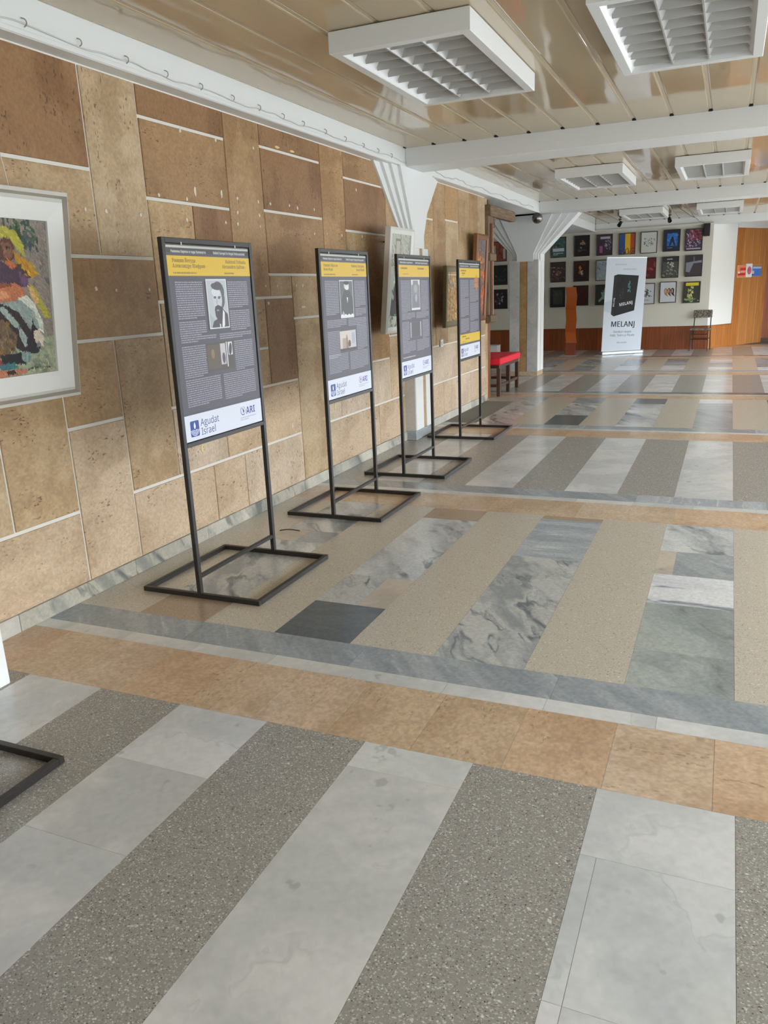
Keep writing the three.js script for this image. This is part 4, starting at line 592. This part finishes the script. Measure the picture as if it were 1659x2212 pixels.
{
  const t = thing('chair', 'slim metal chair with speckled grey seat and backrest in front of the far wall', 'chair', [2.5, 0, 19.02], -0.12), r = 0.011;
  for (const s of [-1, 1]) { part('leg', rod(v3(s * 0.185, 0, 0.2), v3(s * 0.175, 0.44, 0.17), r), M.blackMetal, t); part('leg', tube([v3(s * 0.185, 0, -0.2), v3(s * 0.175, 0.45, -0.16), v3(s * 0.17, 0.7, -0.19), v3(s * 0.17, 0.86, -0.215)], r, 12), M.blackMetal, t); part('side_rail', rod(v3(s * 0.178, 0.43, 0.17), v3(s * 0.178, 0.43, -0.16), r), M.blackMetal, t); }
  for (const [y, z] of [[0.36, 0.175], [0.25, 0.185], [0.25, -0.18]]) part('cross_bar', rod(v3(-0.18, y, z), v3(0.18, y, z), r * 0.8), M.blackMetal, t);
  part('seat', cbox(-0.205, 0.205, 0.44, 0.475, -0.18, 0.205, 0.012), M.fabric, t); const b = part('backrest', cbox(-0.195, 0.195, 0, 0.165, -0.018, 0.018, 0.01), M.fabric, t); b.position.set(0, 0.7, -0.18); b.rotation.x = -0.12;
}
{
  const t = thing('bench', 'low dark wooden bench with bright red cushion beside the wall opening', 'bench', [-0.16, 0, 11.62], 0);
  for (const x of [-0.22, 0.22]) { for (const z of [-0.54, 0, 0.54]) part('leg', cbox(x - 0.026, x + 0.026, 0, 0.4, z - 0.03, z + 0.03, 0.003), M.darkWood, t); part('stretcher', cbox(x - 0.015, x + 0.015, 0.13, 0.17, -0.51, 0.51, 0.003), M.darkWood, t); part('apron', cbox(x - 0.014, x + 0.014, 0.4, 0.45, -0.57, 0.57, 0.003), M.darkWood, t); }
  for (const z of [-0.54, 0.54]) { part('end_stretcher', cbox(-0.2, 0.2, 0.13, 0.17, z - 0.014, z + 0.014, 0.003), M.darkWood, t); part('end_apron', cbox(-0.2, 0.2, 0.4, 0.45, z - 0.014, z + 0.014, 0.003), M.darkWood, t); }
  part('cushion', cbox(-0.26, 0.26, 0.45, 0.545, -0.6, 0.6, 0.012), M.red, t);
}
{ const t = thing('storage_box', 'low white box on the floor seen behind the red bench', 'box', [-2.17, 0, 18.6]); part('body', cbox(-0.22, 0.2, 0, 0.19, -0.15, 0.15, 0.005), M.plasterWhite, t); part('lid', cbox(-0.225, 0.205, 0.19, 0.21, -0.155, 0.155, 0.004), M.paintDull, t); }
{ const t = thing('loudspeaker', 'small black wall loudspeaker at the upper right of the framed posters', 'loudspeaker', [2.48, 2.42, 19.39], 0.05); part('cabinet', cbox(-0.065, 0.065, 0, 0.26, 0, 0.13, 0.006), M.blackMatte, t); part('grille', cbox(-0.055, 0.055, 0.012, 0.248, 0.13, 0.136, 0.003), M.blackMatte, t); const c = thing('cable', 'thin dark cable hanging from the ceiling to the loudspeaker', 'cable', [0, 0, 0]); part('wire', tube([P(1.98, 2.80, 14.6), P(2.1, 2.79, 16.5), P(2.2, 2.79, 18.5), P(2.28, 2.78, 19.2), P(2.33, 2.72, 19.27), P(2.45, 2.69, 19.32)], 0.004, 30), M.blackMatte, c); }
for (const [x, d, a, label] of [[-0.28, 18.4, 0.5, 'small black spotlight near the slanted bracket of the far pillar'], [0.76, 18.4, -0.3, 'small black spotlight left below the far ceiling lamp'], [1.78, 18.2, 0.2, 'small black spotlight right of the far ceiling lamp']]) {
  const t = thing('spotlight', label, 'spotlight', [x, CEIL, d], a, 'black ceiling spotlights by the far wall'); part('mount', new THREE.CylinderGeometry(0.03, 0.03, 0.012, 14).translate(0, -0.006, 0), M.blackMatte, t); part('stem', rod(v3(0, -0.01, 0), v3(0, -0.07, 0), 0.007), M.blackMatte, t);
  const h = part('head', new THREE.LatheGeometry([[0, -0.06], [0.03, -0.06], [0.036, -0.03], [0.042, 0.06], [0.036, 0.06], [0.03, 0.03], [0, 0.025]].map((p) => new THREE.Vector2(...p)), 16), M.blackMatte, t); h.position.set(0, -0.09, 0); h.rotation.x = 2.2;
}
{ const t = thing('mirror_ball', 'small dark mirror ball under the white ledge beside the far pillar', 'mirror ball', [0.085, 2.58, 13.38]); const g = new THREE.SphereGeometry(0.085, 18, 12).toNonIndexed(); g.computeVertexNormals(); part('mirrored_sphere', g, std({ color: col(120, 116, 112), roughness: 0.25, metalness: 0.9 }), t); part('hanger', rod(v3(0, 0.08, 0), v3(0, 0.085, 0), 0.008), M.blackMatte, t); }
{ const t = thing('floodlight', 'small black floodlight under the white ledge left of the mirror ball', 'floodlight', [-0.2, 2.664, 12.2], 0.4); part('bracket', cbox(-0.012, 0.012, -0.06, 0, -0.012, 0.012, 0.002), M.blackMatte, t); part('head', cbox(-0.085, 0.085, -0.105, -0.05, -0.05, 0.05, 0.006), M.blackMatte, t); part('cable_arm', rod(v3(-0.08, -0.08, 0), v3(-0.24, -0.1, 0.55), 0.005), M.blackMatte, t); }
{
  const t = thing('wooden_bracket', 'carved dark wooden post with a thick top arm at the end of the stone wall', 'wood carving', [-0.058, 1.05, 10.88]);
  part('post', cbox(0.0325, 0.09, 0, 1.4, -0.06, 0.2, 0.006, 0, 0), M.oldWood, t); part('moulding', cbox(0.09, 0.11, 0.1, 1.3, 0.02, 0.06, 0.006), M.orangeWood2, t); part('moulding', cbox(0.09, 0.105, 0.1, 1.3, 0.1, 0.13, 0.006), M.darkWood, t);
  for (const y of [0.06, 0.87]) part('carved_block', cbox(0.03, 0.125, y - 0.05, y + 0.05, -0.075, 0.21, 0.012), M.oldWood, t); part('arm', cbox(0.033, 0.13, 1.39, 1.53, -1.1, 0.21, 0.012, 0, 0, true), M.oldWood, t); part('scroll', extr([[0, 0], [0.1, 0], [0.02, -0.09], [0, -0.14]], 0.06, 0.004).rotateY(Math.PI / 2).translate(0.03, 1.39, -0.08), M.oldWood, t);
}
{
  const t = thing('wire_run', 'thin white-painted cable clipped along the white ledge above the stone wall', 'cable', [0, 0, 0]), pts = [], hooks = [2.3, 2.63, 2.96, 3.29, 3.62, 3.94, 4.26, 4.59, 4.9, 5.21, 5.5, 5.85, 6.2, 6.55, 6.86, 7.17];
  for (let d = 1.6; d < 7.6; d += 0.11) pts.push(P(0.1095 + 0.002 * Math.sin(d * 17), 2.706 + 0.007 * Math.sin(d * 9) + 0.004 * Math.sin(d * 31), d)); part('cord', tube(pts, 0.0035, 140, 5), M.paintDull, t);
  for (const d of hooks) part('clip', tube([P(0.107, 2.735, d), P(0.119, 2.728, d + 0.012), P(0.117, 2.712, d + 0.018), P(0.108, 2.7, d + 0.01)], 0.0028, 10, 5), M.clipGrey, t);
  const u = thing('wire_run', 'tangle of thin cable along the white ledge past the middle pillar', 'cable', [0, 0, 0]), q = []; for (let d = 8.05; d < 13; d += 0.13) q.push(P(0.1095 + 0.002 * Math.sin(d * 13), 2.71 + 0.014 * Math.sin(d * 7) + 0.006 * Math.sin(d * 23), d)); part('cord', tube(q, 0.0045, 120, 5), M.paintDull, u);
}
{ const t = thing('wall_switch', 'small white socket plate on the stone wall left of the farthest stand', 'wall switch', [0.008, 0.88, 8.74], Math.PI / 2); part('plate', cbox(-0.045, 0.045, 0, 0.085, 0, 0.012, 0.004), M.white3mm, t); part('insert', cbox(-0.02, 0.02, 0.018, 0.066, 0.012, 0.016, 0.002), M.paintDull, t); }
{ const pts = []; for (let i = 0; i <= 8; i++) pts.push(v3(-0.07 + i * 0.0175, 0.004 + 0.012 * Math.sin((i / 8) * 3.14), 0.012 * Math.sin((i / 8) * 3.14))); const t = thing('wood_strip', 'thin dark curled strip lying on the floor behind the nearest stand', 'strip', [0.455, 0, 4.31], 0.2); part('strip', tube(pts, 0.004, 16, 5), M.darkWood, t); }
// notices on the slanted wooden wall
[['notice_board', 'orange notice with two red bars on the wooden wall', 0.99, 1.32, 1.52, 1.79, 0.008, (g, W, H) => { g.fillStyle = '#dc8a5c'; g.fillRect(0, 0, W, H); g.fillStyle = '#d6363c'; g.fillRect(W * 0.28, H * 0.2, W * 0.7, H * 0.22); g.fillRect(W * 0.02, H * 0.64, W * 0.94, H * 0.2); g.fillStyle = '#f0d8d6'; greek(g, W * 0.4, H * 0.46, W * 0.55, H * 0.14, 10, '#eec8c0'); g.beginPath(); g.ellipse(W * 0.16, H * 0.58, W * 0.13, H * 0.1, 0, 0, 7); g.fill(); }],
  ['notice_sheet', 'white sheet with a pink oval stamp between two notices', 1.32, 1.56, 1.52, 1.82, 0.014, (g, W, H) => { g.fillStyle = '#e6e8ec'; g.fillRect(0, 0, W, H); g.fillStyle = '#cf6f86'; g.beginPath(); g.ellipse(W * 0.52, H * 0.5, W * 0.34, H * 0.28, 0, 0, 7); g.fill(); g.strokeStyle = '#b8485c'; g.lineWidth = 5; g.stroke(); greek(g, W * 0.3, H * 0.38, W * 0.46, H * 0.26, 14, '#a84a62'); }],
  ['notice_board', 'blue notice with a pale heading right of the white sheet', 1.57, 1.95, 1.54, 1.8, 0.008, (g, W, H) => { g.fillStyle = '#4a7fd0'; g.fillRect(0, 0, W, H); g.fillStyle = '#c08048'; g.fillRect(0, 0, W, H * 0.18); g.fillStyle = '#b9c8ec'; g.fillRect(W * 0.08, H * 0.2, W * 0.92, H * 0.16); g.fillStyle = '#d8c4c4'; g.beginPath(); g.ellipse(W * 0.12, H * 0.68, W * 0.12, H * 0.17, 0, 0, 7); g.fill(); g.fillStyle = '#2a2c3a'; g.fillRect(W * 0.02, H * 0.82, W * 0.14, H * 0.1); }],
].forEach(([name, label, a, b, y0, y1, th, draw]) => {
  const t = thing(name, label, 'notice'); t.position.copy(wallDiag.position); t.rotation.y = wallDiag.rotation.y; t.position.add(v3((a + b) / 2, y0, 0.0185).applyAxisAngle(v3(0, 1, 0), wallDiag.rotation.y));
  const w = b - a, h = y1 - y0; part('backing', cbox(-w / 2, w / 2, 0, h, 0, th, 0.001), M.white3mm, t); const g = new THREE.PlaneGeometry(w - 0.004, h - 0.004); g.translate(0, h / 2, th + 0.0006); part('print', g, std({ map: canvasTex(128, 128, draw), roughness: 0.4 }), t);
});

scene.traverse((o) => { if (o.isMesh) { o.castShadow = o.receiveShadow = true; } delete o.userData.names; });
renderer.render(scene, camera);
